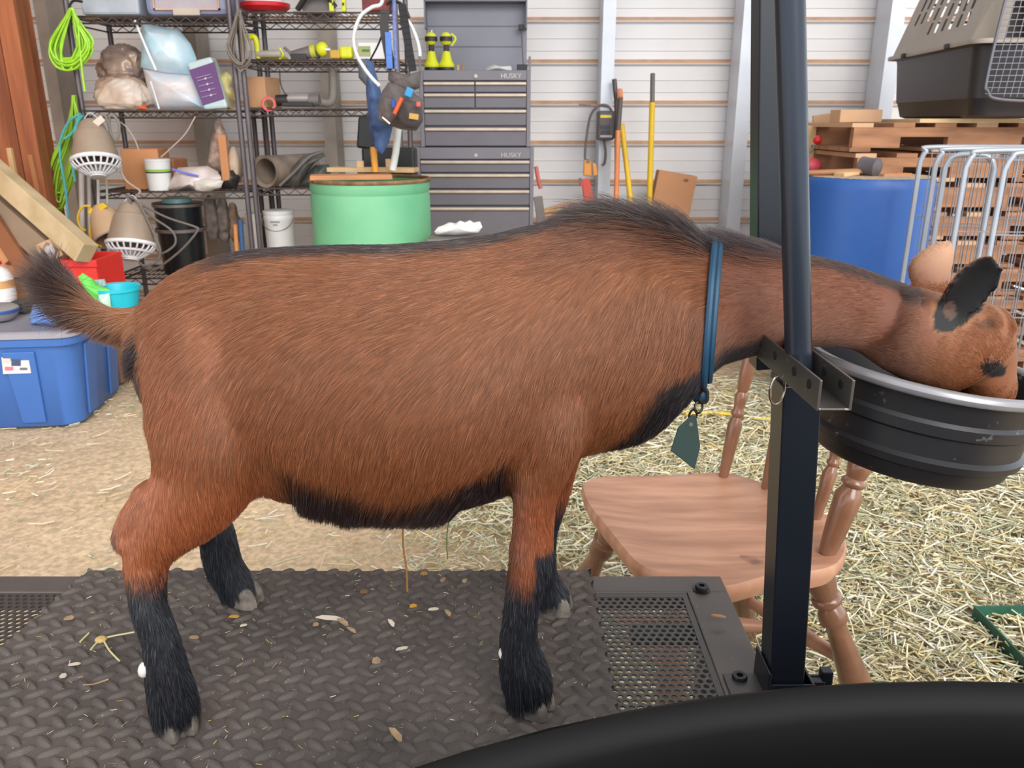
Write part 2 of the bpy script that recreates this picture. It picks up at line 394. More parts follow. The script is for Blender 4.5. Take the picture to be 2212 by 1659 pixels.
# slanting left edge and slightly toothed right edge
tooth = .0018*np.sign(np.sin(ys*2*PI/.030))
xl = -.628+.04*(ys-PY0)/(PY1-PY0); xr = .114-.006*(ys-PY0)/(PY1-PY0)+tooth
fr_ = (X-xs[0])/(xs[-1]-xs[0]); X2 = xl[:, None]+fr_*(xr-xl)[:, None]
H2 = mat_height(X2+Y*.02, Y+.02*X2); Z = PZ+.0075+H2+wav
curl = np.clip((X2+.58)/.06, 0, 1)
Z += (1-curl)*.0
V = np.stack([X2, Y, Z], -1).reshape(-1, 3); I = np.arange(mg[0]*mg[1]).reshape(mg[1], mg[0])
F = np.stack([I[:-1, :-1], I[:-1, 1:], I[1:, 1:], I[1:, :-1]], -1).reshape(-1, 4)
ring = list(I[0, :])+list(I[1:, -1])+list(I[-1, -2::-1])+list(I[-2:0:-1, 0])
nv = len(V); low = V[ring].copy(); low[:, 2] = PZ+.0003; V = np.vstack([V, low]); n = len(ring)
S_ = np.array([[ring[i], ring[(i+1) % n], nv+(i+1) % n, nv+i] for i in range(n)]); F = np.vstack([F, S_])
me = bpy.data.meshes.new('rubber_mat'); me.vertices.add(len(V)); me.vertices.foreach_set('co', V.ravel()); me.loops.add(F.size)
me.loops.foreach_set('vertex_index', F.ravel().astype(np.int32)); me.polygons.add(len(F)); me.polygons.foreach_set('loop_start', np.arange(0, F.size, 4, dtype=np.int32))
me.update(calc_edges=True); me.validate(); me.polygons.foreach_set('use_smooth', [True]*len(me.polygons))
def matmat():
    m = M('mat_rubber', (90, 80, 75), .62, 0, var=.1, scale=9, rgb2=(70, 62, 58), spots=((142, 128, 112), 260, .68)); nt = m.node_tree; N = nt.nodes; L = nt.links
    tc = N.new('ShaderNodeTexCoord'); wv = N.new('ShaderNodeTexWave'); wv.inputs['Scale'].default_value = 260; wv.bands_direction = 'DIAGONAL'
    L.new(tc.outputs['Object'], wv.inputs[0]); bp = N.new('ShaderNodeBump'); bp.inputs['Strength'].default_value = .25; bp.inputs['Distance'].default_value = .0006
    n2 = N.new('ShaderNodeTexNoise'); n2.inputs['Scale'].default_value = 500; L.new(tc.outputs['Object'], n2.inputs[0])
    ad = N.new('ShaderNodeMath'); ad.operation = 'ADD'; L.new(wv.outputs['Fac'], ad.inputs[0]); L.new(n2.outputs['Fac'], ad.inputs[1])
    L.new(ad.outputs[0], bp.inputs['Height']); L.new(bp.outputs[0], N['Principled BSDF'].inputs['Normal'])
    return m
me.materials.append(matmat())
mo = bpy.data.objects.new('rubber_mat', me); COL.objects.link(mo)
tag(mo, 'dark grey rubber mat with raised tread lying on the milking stand deck', 'mat')
MZ = PZ+.0085

# centre post in its socket
b0, b1 = G(1690, 1488, PZ), W(1712, 862, .745)
py_ = .757
def P3(px, py, Y): return W(px, py, Y)
bot = Vector((W(1692, 1470, py_).x, py_, PZ)); top = Vector((W(1716, 865, .752).x, .752, W(1716, 862, .752).z+.02))
MB().bar(bot-Vector((0, 0, .02)), top, .037, .037, (0, 1, 0)).build('centre_post', mpost, st, bevel=.0015)
so = MB(); t = .003; x, y = bot.x, bot.y; hw = .0225
so.span(x-hw, x+hw, y-hw-t, y-hw, PZ-.03, PZ+.022); so.span(x-hw, x+hw, y+hw, y+hw+t, PZ-.03, PZ+.022); so.span(x-hw-t, x-hw, y-hw-t, y+hw+t, PZ-.03, PZ+.036); so.span(x+hw, x+hw+t, y-hw-t, y+hw+t, PZ-.03, PZ+.022)
so.build('post_socket', mpost, st, bevel=.001)
MB().span(PX1-.05, x-hw, y-.035, y+.02, PZ, PZ+.003).build('socket_plate', mblk, st, bevel=.001)
kb = MB(); kb.cyl((x+hw, y, PZ+.008), (x+hw+.022, y, PZ+.008), .007); kb.box((x+hw+.024, y, PZ+.012), (.012, .012, .022)); kb.build('locking_knob', mpost, st, bevel=.001)
# U channel across the top of the post
mch = M('channel_steel', (96, 90, 84), .32, .55, var=.12, scale=20, spots=((160, 150, 140), 90, .66))
n0 = W(1806, 868, .632); ch_y0, ch_y1 = .630, .955
cx0 = W(1804, 868, ch_y0).x; zc = W(1804, 822, ch_y0).z; zb = W(1804, 888, ch_y0).z
cx1 = cx0-.020
chw = 70*pxm(1800, 860, ch_y0)/2; hh = zc-zb
c = MB()
def chan(xoff, wd, z0, z1):
    a = [Vector((cx0+xoff-wd/2, ch_y0, z0)), Vector((cx0+xoff+wd/2, ch_y0, z0)), Vector((cx0+xoff+wd/2, ch_y0, z1)), Vector((cx0+xoff-wd/2, ch_y0, z1))]
    c.prism(a, (cx1-cx0, ch_y1-ch_y0, .012))
chan(0, chw*2, zb, zb+.002); chan(-chw, .0025, zb, zc); chan(chw, .0025, zb, zc)
cho = c.build('channel_bar', mch, st, bevel=.0006)
for t_ in (.06, .16, .30, .42):
    for sx in (-1, 1):
        xx = cx0+(cx1-cx0)*t_+sx*chw; yy = ch_y0+(ch_y1-ch_y0)*t_; zz = (zb+zc)/2+.012*t_+.003
        MB().cyl((xx-.0018, yy, zz), (xx+.0018, yy, zz), .0042, n=14).build('bolt_hole', M('hole_black', (6, 6, 6), .9), cho)
# head gate bars
pp0, pp1 = W(1727, 800, .705), W(1700, -260, .69)
MB().tube([pp0-Vector((0, 0, .004)), pp1], .0118, 24).build('gate_tube', M('tube_paint', (44, 50, 60), .28, .35, var=.05), st, smooth=True)
fp0, fp1 = W(1656, 790, .935), W(1670, -260, .93)
MB().bar(fp0, fp1, .034, .034, (0, 1, 0)).build('gate_post', mpost, st, bevel=.0015)
# quick pin with ring
pin = W(1690, 812, .735); pm_ = MB(); a = W(1668, 808, .73); pm_.cyl(a, W(1706, 818, .73), .0038, n=12)
pno = pm_.build('lock_pin', M('pin_metal', (170, 150, 136), .3, .8), st, smooth=True)
rg = MB(); cc = W(1679, 842, .722); rr = 33*pxm(1679, 842, .722)
rg.tube([cc+Vector((math.cos(t)*rr*.58, math.cos(t)*rr*.3, math.sin(t)*rr)) for t in [2*PI*k/32 for k in range(32)]], .0012, 8, closed=True)
rg.build('pull_ring', M('ring_metal', (176, 166, 156), .2, .9), pno, smooth=True)

# ---------------------------------------------------------------- feed bucket
bc = W(2003, 790, .86); RB = .125; tl = roty(math.radians(7.5))
bk = thing('feed_bucket', bc-Vector((0, 0, .12)), 'black rubber feed bucket with grey metal rim the goat eats from', 'bucket')
prof = [(RB-.004, 0), (RB-.006, -.012), (RB-.009, -.03), (RB-.006, -.034), (RB-.007, -.045), (RB-.011, -.048), (RB-.013, -.070), (RB-.008, -.074), (RB-.010, -.082), (RB-.017, -.086), (RB-.020, -.098), (RB-.026, -.104), (0.0001, -.105)]
inner = [(0.0001, -.100), (RB-.03, -.100), (RB-.022, -.08), (RB-.014, -.04), (RB-.009, 0)]
MB().lathe(inner+prof[::1], bc, tl, 72).build('pail', M('rubber_black', (34, 32, 34), .42, .0, var=.12, scale=14, spots=((96, 92, 90), 60, .68)), bk, smooth=35)
rim = [(RB+.0055*math.cos(t), .0065*math.sin(t)-.001) for t in [2*PI*k/12 for k in range(13)]]
MB().lathe(rim, bc, tl, 72).build('rim', M('rim_metal', (150, 146, 148), .3, .3, var=.08, scale=30), bk, smooth=True)
hb = MB(); a = bc+tl @ Vector((-RB-.002, .0, -.012)); hb.bar(a, Vector((cx0+chw, bc.y, zb+.012)), .03, .004); hb.build('hanger', mblk, bk)

# ---------------------------------------------------------------- big black tub in front
tz = .675
pts = [G(910, 1659, tz), G(1330, 1546, tz), G(1700, 1501, tz), G(2212, 1476, tz)]
# circle through three of them
def circ(a, b, c):
    A = np.array([[a.x, a.y, 1], [b.x, b.y, 1], [c.x, c.y, 1]]); B = -np.array([a.x**2+a.y**2, b.x**2+b.y**2, c.x**2+c.y**2])
    D, E_, F_ = np.linalg.solve(A, B); return -D/2, -E_/2, math.sqrt(D*D/4+E_*E_/4-F_)
tx, ty, tr = circ(pts[0], pts[1], pts[3])
print('tub', tx, ty, tr)
mtub = M('tub_black', (12, 11, 12), .5, 0, var=.1, scale=8, spots=((34, 30, 28), 9, .68), spec=.12)
tr -= .012
tb = thing('black_tub', (tx, ty, 0), 'large round black plastic tub in front of the milking stand', 'tub')
prof = [(tr-.05, .02), (tr-.03, .3), (tr-.012, tz-.06), (tr-.006, tz-.02), (tr+.002, tz-.006), (tr+.012, tz), (tr+.021, tz-.006), (tr+.023, tz-.022), (tr+.017, tz-.024), (tr+.014, tz-.05), (tr-.018, .3), (tr-.04, .0), (.001, .0)]
MB().lathe([(.001, .02)]+prof, (tx, ty, 0), None, 96).build('tub_wall', mtub, tb, smooth=35)
# ================================================================ goat
YC = .80
def loft(mb, rings, n=28):
    V = []; F = []
    for r in rings: V += r
    m = len(rings)
    for i in range(m-1):
        for k in range(n): F.append((i*n+k, i*n+(k+1) % n, (i+1)*n+(k+1) % n, (i+1)*n+k))
    F.append(tuple(range(n))[::-1]); F.append(tuple((m-1)*n+k for k in range(n)))
    mb.add(V, F)
def interp_rows(T, k):
    T = np.array(T, float); out = []
    for i in range(len(T)-1):
        p0 = T[max(i-1, 0)]; p1 = T[i]; p2 = T[i+1]; p3 = T[min(i+2, len(T)-1)]
        for j in range(k):
            t = j/k; out.append(.5*((2*p1)+(p2-p0)*t+(2*p0-5*p1+4*p2-p3)*t*t+(3*p1-p0-3*p2+p3)*t**3))
    out.append(T[-1]); return out
# x, top, bottom, half width (m), vertical place of the widest line 0..1 from the bottom
TORSO = [(322, 668, 800, .030), (340, 640, 850, .055), (370, 612, 900, .078), (420, 578, 960, .094), (480, 556, 1010, .104), (560, 540, 1050, .112), (650, 533, 1078, .120), (760, 530, 1100, .128), (870, 528, 1108, .132),
         (970, 520, 1096, .130), (1070, 506, 1068, .120), (1150, 486, 1030, .108), (1230, 468, 988, .098), (1310, 462, 962, .088), (1380, 468, 950, .080), (1440, 484, 915, .072), (1500, 510, 850, .064),
         (1550, 528, 792, .057), (1610, 532, 772, .051), (1700, 540, 752, .047), (1800, 562, 748, .044), (1880, 586, 762, .044), (1950, 614, 778, .044), (1990, 640, 770, .035)]
mb = MB(); rings = []; n = 28
for (x, t, b, hw) in interp_rows(TORSO, 4):
    yc = YC+(.0 if x < 1500 else .006*(x-1500)/100)
    zt = W(x, t, yc); zb = W(x, b, yc)
    tt = math.tan(PITCH-math.atan((830-t)/FPX)); tbn = math.tan(PITCH-math.atan((830-b)/FPX))
    # upright half height so the outline seen from the camera falls on t and b
    ztop, zbot = zt.z, zb.z; hz = (ztop-zbot)/2
    for _ in range(8):
        St = math.sqrt((hw*tt)**2+hz**2); Sb = math.sqrt((hw*tbn)**2+hz**2)
        hz += ((ztop-zbot)-(St+Sb))/2; hz = max(hz, .02)
    zc = ztop-math.sqrt((hw*tt)**2+hz**2)
    X = (zt.x+zb.x)/2
    rg_ = []
    for k in range(n):
        th = 2*PI*k/n; c, s = math.cos(th), math.sin(th)
        e = .92
        yy = math.copysign(abs(c)**e, c)*hw; zz = math.copysign(abs(s)**.96, s)*hz
        # flatter withers, fuller barrel low down
        yy *= 1-.10*max(s, 0)+.05*max(-s, 0)
        rg_.append(Vector((X, yc+yy, zc+zz)))
    rings.append(rg_)
loft(mb, rings, n)
def limb(path, n=18):
    """rows px, py, Y, half width in px across the path, half depth in m"""
    rows = interp_rows(path, 4); C = [W(r[0], r[1], r[2]) for r in rows]; rings = []
    for i, r in enumerate(rows):
        d = (C[min(i+1, len(C)-1)]-C[max(i-1, 0)]).normalized()
        side = d.cross(Vector((0, 1, 0))).normalized(); dep = side.cross(d).normalized()
        hw = r[3]*pxm(r[0], r[1], r[2]); rings.append([C[i]+side*math.cos(2*PI*k/n)*hw+dep*math.sin(2*PI*k/n)*r[4] for k in range(n)])
    loft(mb, rings, n)
limb([(470, 700, .765, 95, .05), (460, 780, .75, 128, .062), (458, 870, .735, 130, .062), (458, 950, .722, 126, .056), (446, 1020, .714, 114, .047), (408, 1082, .707, 96, .038), (358, 1135, .701, 74, .029), (322, 1185, .697, 56, .023), (316, 1235, .692, 43, .019), (317, 1268, .689, 37, .0175), (322, 1307, .685, 34, .0165), (346, 1381, .683, 35, .0165), (362, 1450, .683, 40, .019), (376, 1510, .683, 44, .021), (382, 1552, .683, 40, .021)])
limb([(330, 1150, .700, 40, .022), (285, 1158, .698, 36, .018), (258, 1168, .697, 22, .012)])            # point of hock
limb([(350, 1060, .712, 45, .030), (300, 1120, .705, 40, .024), (262, 1160, .70, 22, .012)])
# far hind
limb([(470, 800, .85, 110, .05), (455, 960, .88, 90, .045), (430, 1060, .895, 60, .030), (440, 1110, .90, 42, .022), (465, 1150, .905, 38, .018), (480, 1205, .908, 37, .017), (502, 1250, .910, 35, .018), (518, 1285, .910, 34, .018), (526, 1302, .910, 30, .018)])
# near fore
limb([(1210, 700, .755, 110, .035), (1200, 820, .742, 100, .042), (1188, 920, .728, 84, .040), (1174, 1000, .722, 62, .032), (1158, 1060, .718, 50, .026), (1153, 1130, .716, 46, .022), (1149, 1195, .714, 46, .0215), (1140, 1240, .712, 42, .019), (1128, 1300, .711, 36, .0165), (1122, 1370, .711, 36, .0165), (1128, 1425, .711, 44, .020), (1140, 1470, .711, 48, .022), (1146, 1512, .711, 42, .021)])
# far fore
limb([(1215, 900, .86, 70, .03), (1195, 1040, .88, 42, .024), (1170, 1130, .885, 36, .020), (1166, 1200, .890, 32, .018), (1176, 1250, .892, 30, .016), (1192, 1285, .893, 33, .018), (1198, 1312, .893, 30, .018)])
# tail
limb([(370, 690, YC, 50, .03), (310, 702, YC, 34, .018), (255, 700, YC, 25, .013), (200, 680, YC, 20, .011), (155, 645, YC, 18, .010), (120, 612, YC, 13, .008)])
# head : px, py, Y, half width px, half depth
HY = YC+.0
limb([(1910, 695, YC+.004, 86, .043), (1960, 714, YC+.004, 96, .047), (2010, 734, YC+.002, 102, .050), (2055, 748, YC, 103, .051), (2096, 760, YC, 92, .047), (2116, 782, YC, 76, .038), (2128, 812, YC-.002, 60, .031), (2141, 845, YC-.002, 50, .027), (2145, 875, YC-.002, 34, .020)])
mb.ell(W(2108, 700, HY), (.024, .04, .024)); mb.ell(W(2150, 706, HY), (.012, .034, .020)); mb.ell(W(2060, 760, HY-.022), (.032, .026, .036)); mb.ell(W(2120, 735, HY-.034), (.014, .010, .012))
# nose and brow
mb.ell(W(2150, 840, HY-.004), (.019, .023, .02))
# ears: cupped leaves
def ear(outline, Yb, Yt, cup, th=.0075):
    """outline rows: px, py centre line, half width px, direction of the width in the picture (degrees); cup > 0 opens to the camera"""
    rows = interp_rows(outline, 6); m = len(rows); V = []; F = []; nn = 13
    for side in (0, 1):
        for i, r in enumerate(rows):
            t = i/(m-1); Y = Yb+(Yt-Yb)*t; c = W(r[0], r[1], Y); a = math.radians(r[3]); hw = r[2]*pxm(r[0], r[1], Y); sd = Vector((math.cos(a), 0, math.sin(a)))
            for k in range(nn):
                s_ = -1+2*k/(nn-1); y = cup*(1-s_*s_)*(1-.5*t)
                V.append(c+sd*s_*hw+Vector((0, y+(th/2 if side else -th/2), 0)))
    N_ = m*nn
    for i in range(m-1):
        for k in range(nn-1):
            a = i*nn+k; F.append((a, a+1, a+nn+1, a+nn)); F.append((N_+a+nn, N_+a+nn+1, N_+a+1, N_+a))
        a = i*nn; F.append((a, a+nn, N_+a+nn, N_+a)); a = i*nn+nn-1; F.append((N_+a, N_+a+nn, a+nn, a))
    for k in range(nn-1):
        a = k; F.append((a+1, a, N_+a, N_+a+1)); a = (m-1)*nn+k; F.append((a, a+1, N_+a+1, N_+a))
    mb.add(V, F)
ear([(2033, 708, 10, -42), (2045, 690, 26, -42), (2062, 668, 38, -42), (2083, 643, 45, -42), (2104, 618, 47, -42), (2124, 598, 44, -42), (2143, 580, 36, -42), (2156, 568, 25, -42), (2164, 561, 9, -42)], .768, .735, .016, .0095)
ear([(2012, 650, 34, 0), (2008, 620, 38, 0), (2006, 600, 44, 0), (2008, 580, 47, 0), (2014, 560, 44, 0), (2022, 545, 37, 0), (2030, 532, 27, 0), (2037, 522, 16, 0), (2040, 517, 6, 0)], .848, .87, -.010, .0095)
gme = mb.mesh('goat_raw'); go = bpy.data.objects.new('goat_raw', gme); COL.objects.link(go)
rm = go.modifiers.new('r', 'REMESH'); rm.mode = 'VOXEL'; rm.voxel_size = .0037; rm.use_smooth_shade = True
sm = go.modifiers.new('s', 'SMOOTH'); sm.factor = .5; sm.iterations = 9
dg = bpy.context.evaluated_depsgraph_get(); ev = go.evaluated_get(dg); body = bpy.data.meshes.new_from_object(ev)
bpy.data.objects.remove(go); bpy.data.meshes.remove(gme)
nv = len(body.vertices); co = np.empty(nv*3); body.vertices.foreach_get('co', co); co = co.reshape(-1, 3)
print('goat verts', nv)
ne = len(body.edges); ed = np.empty(ne*2, dtype=np.int32); body.edges.foreach_get('vertices', ed); ed = ed.reshape(-1, 2)
deg = np.bincount(ed.ravel(), minlength=nv).astype(float)
_D = co[:, 1]*CP+(CAMZ-co[:, 2])*SP; _u = 1106+FPX*co[:, 0]/_D; _v = 830-FPX*((co[:, 2]-CAMZ)*CP+co[:, 1]*SP)/_D
wS = np.clip((co[:, 2]-PZ-.17)/.06, 0, 1)*np.clip((2045-_u)/30, 0, 1)*np.where(_u < 318, 0, 1)*np.where((_u > 1950) & (_v < 640), 0, 1)
for _ in range(26):
    acc = np.zeros_like(co)
    for q in range(3): acc[:, q] = np.bincount(ed[:, 0], co[ed[:, 1], q], nv)+np.bincount(ed[:, 1], co[ed[:, 0], q], nv)
    co = co+(acc/deg[:, None]-co)*(.6*wS)[:, None]
body.vertices.foreach_set('co', co.ravel()); body.update()

def project(P_, Yf=None):
    Y = P_[:, 1] if Yf is None else Yf; D = Y*CP+(CAMZ-P_[:, 2])*SP
    u = 1106+FPX*P_[:, 0]/D; v = 830-FPX*(-Y*-SP*1.0*0+((P_[:, 2]-CAMZ)*CP+Y*SP))/D
    return u, v
sst = lambda a, b, x: (lambda t: t*t*(3-2*t))(np.clip((x-a)/(b-a), 0, 1))
OUT = np.array(interp_rows(TORSO, 4))
def goat_color(P_, jit=0, seed=1):
    """coat colour (linear) and hair length by where on the animal"""
    R = np.random.RandomState(seed); m = len(P_)
    u, v = project(P_, YC-np.abs(P_[:, 1]-YC)); ua, va = project(P_)
    u = u+R.normal(0, 1, m)*jit; v = v+R.normal(0, 1, m)*jit; va = va+R.normal(0, 1, m)*jit
    L = lambda c: np.array(lin(c))[None]
    base = np.repeat(L((130, 75, 43)), m, 0)
    def mixc(c, w_): return base*(1-w_[:, None])+L(c)*w_[:, None]
    # tonal patches of the coat; the dark neck band is shading
    base = mixc((160, 88, 52), sst(980, 1120, v)*sst(700, 560, u))              # gaskin
    base = mixc((150, 84, 50), sst(600, 900, v)*sst(520, 380, u)*.6)
    base = mixc((142, 76, 44), sst(1000, 1100, v)*sst(1060, 1130, u))            # forearm
    base = mixc((120, 70, 48), sst(1480, 1600, u))                              # neck
    base = mixc((146, 88, 54), sst(1960, 2050, u))                             # face
    base = mixc((112, 66, 46), sst(1900, 1960, u)*sst(2040, 1960, u)*.45)  # dark neck band, shading put into the coat colour
    base = mixc((104, 58, 36), (sst(1560, 1500, u))*sst(590, 540, v)*sst(1000, 1300, u)*.7)
    top = np.interp(u, OUT[:, 0], OUT[:, 1]); bot = np.interp(u, OUT[:, 0], OUT[:, 2])
    length = np.full(m, .021)
    # black back stripe
    st_ = sst(30, 15, v-top)*sst(400, 520, u)*sst(2016, 1990, u)
    base = mixc((34, 26, 26), st_*np.where(u > 1560, .85, .95))
    crest = sst(70, 10, v-top)*sst(1180, 1320, u)*sst(1580, 1500, u)
    base = mixc((70, 56, 52), crest*.75*(R.rand(m) < .6))
    gapc = 1-sst(26, 10, np.abs(u-1549)); crest = crest*gapc; ragged = R.rand(m)**2.2
    length = length+.030*crest*ragged
    c2 = sst(44, 6, v-top)*sst(1530, 1570, u)*sst(1780, 1660, u)*gapc; length = length+.030*c2*ragged; base = mixc((70, 66, 74), c2*.6*(R.rand(m) < .55))
    # dark belly
    thr = np.interp(u, [600, 700, 870, 1000, 1110], [80, 62, 42, 64, 86]); bl = sst(thr, thr-26, bot-v)*sst(560, 640, u)*sst(1140, 1080, u)*(v > 930)
    base = mixc((38, 22, 20), bl); length = length+.012*bl
    # brisket and underside of the neck
    edge = np.interp(v, [780, 816, 871, 920, 972], [1520, 1432, 1402, 1370, 1310])
    bk_ = np.clip(sst(-14, 22, u-edge)*(u < 1540)*(v > 770)+sst(46, 22, bot-v)*(u > 1515)*(u < 1660), 0, 1)
    base = mixc((26, 18, 20), bk_)
    base = mixc((60, 36, 30), sst(26, 8, bot-v)*sst(1600, 1660, u)*sst(1900, 1800, u)*.5)
    # legs
    z = P_[:, 2]-PZ
    hind = (u < 640)*(z < .34); fore = (u > 1000)*(u < 1300)*(z < .34)
    near = P_[:, 1] < .80
    zh = W(320, 1232, .69).z-PZ
    zz = z+R.normal(0, 1, m)*.006
    hb_ = hind*np.where(near, sst(zh+.012, zh-.012, zz), sst(.22, .19, zz))
    back = hind*near*sst(262, 238, ua)*(z < zh+.06)*(z > .08)
    zf = W(1140, 1248, .71).z-PZ
    fb = fore*np.where(near, sst(zf+.012, zf-.012, zz), sst(.19, .16, zz))
    kn = fore*near*sst(1146, 1162, ua)*(z < zf+.038)
    blk = np.clip(hb_+fb+kn+back, 0, 1)
    base = mixc((30, 31, 37), blk)
    length = np.where(hind+fore > 0, .013+.007*sst(.22, .34, z), length)
    length = np.where(blk > .4, .0145, length)
    foot = (hind+fore > 0)*(z < .075); length = np.where(foot, .017, length)
    # tail
    tl_ = (u < 300)*(v < 790)
    dark = tl_*np.clip(sst(215, 165, u)+sst(-14, 14, (v-(650+(u-150)*.42)))*.8*(R.rand(m) < .8), 0, 1)
    base = mixc((150, 96, 62), tl_*1.0); base = mixc((30, 24, 26), dark*.93)
    length = np.where(tl_, .021+.024*sst(260, 150, u), length)
    # under tail dark line
    base = mixc((40, 26, 24), sst(312, 300, u)*(v > 735)*(v < 830))
    # neck, head, ears
    length = np.where((u > 1570)*(c2 < .1), np.minimum(length, .012), length)
    length = np.where(u > 1930, .010, length); length = np.where(u > 1985, .0075, length)
    neck = (u > 1940)
    return base, length, u, v, ua, va
def vcol(P_, Nn):
    b, l, u, v, ua, va = goat_color(P_)
    L = lambda c: np.array(lin(c))[None]
    e1 = (ua > 2012)*(ua < 2185)*(P_[:, 1] < .815)*(va < 722)
    # near ear: inside faces the camera
    return b, l, u, v, ua, va
EARN = np.array([[2033, 708, 12], [2045, 690, 28], [2062, 668, 40], [2083, 643, 46], [2104, 618, 48], [2124, 598, 45], [2143, 580, 37], [2156, 568, 26]])
def ear_fix(P_, Nn, base, length, ua, va):
    L = lambda c: np.array(lin(c))[None]
    d = np.full(len(P_), 9.)
    for i in range(len(EARN)-1):
        a, b = EARN[i], EARN[i+1]; ab = b[:2]-a[:2]
        t = np.clip(((ua-a[0])*ab[0]+(va-a[1])*ab[1])/(ab@ab), 0, 1); r = a[2]+(b[2]-a[2])*t
        d = np.minimum(d, np.hypot(ua-(a[0]+ab[0]*t), va-(a[1]+ab[1]*t))/r)
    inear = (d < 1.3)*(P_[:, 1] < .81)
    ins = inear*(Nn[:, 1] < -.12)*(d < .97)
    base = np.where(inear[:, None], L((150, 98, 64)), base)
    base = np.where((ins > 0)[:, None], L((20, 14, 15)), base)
    base = np.where((ins*(np.hypot((ua-2052)/14, (va-672)/20) < 1) > 0)[:, None], L((92, 66, 52)), base)
    length = np.where(inear, np.where(ins > 0, .0022, .0035), length)
    far = (P_[:, 1] > .835)*(va < 618)*(ua > 1955)*(ua < 2075)
    fe = np.clip((va-530)/90+(2030-ua)/160, 0, 1)[:, None]; base = np.where(far[:, None], L((200, 152, 120))*(1-fe)+L((140, 92, 66))*fe, base); length = np.where(far, .0035, length)  # far ear browner toward its base: shading put into the colour
    sock = (np.hypot((ua-2138)/20, (va-702)/13) < 1)*(P_[:, 1] < .80)
    base = np.where(sock[:, None], base*.45, base)
    nose = (ua > 2115)*(np.hypot((ua-2148)/26, (va-800)/16) < 1)
    base = np.where(nose[:, None], L((24, 18, 20)), base)
    length = np.where(ua > 2140, np.minimum(length, .0065), length)
    return base, length
vn = np.empty(nv*3); body.vertices.foreach_get('normal', vn); vn = vn.reshape(-1, 3)
b_, l_, u_, v_, ua_, va_ = goat_color(co); b_, l_ = ear_fix(co, vn, b_, l_, ua_, va_)
ca = body.attributes.new('coat', 'FLOAT_COLOR', 'POINT'); ca.data.foreach_set('color', np.hstack([b_*.75, np.ones((nv, 1))]).ravel())
skin = bpy.data.materials.new('goat_skin'); skin.use_nodes = True; N = skin.node_tree.nodes
at = N.new('ShaderNodeAttribute'); at.attribute_name = 'coat'; skin.node_tree.links.new(at.outputs['Color'], N['Principled BSDF'].inputs['Base Color']); N['Principled BSDF'].inputs['Roughness'].default_value = .7
body.materials.clear(); body.materials.append(skin); body.name = 'goat'; body.polygons.foreach_set('use_smooth', [True]*len(body.polygons))
body.polygons.foreach_set('material_index', [0]*len(body.polygons))
goat = bpy.data.objects.new('goat', body); COL.objects.link(goat)
tag(goat, 'red-brown goat with black legs standing on the rubber mat, head down in the bucket', 'goat')

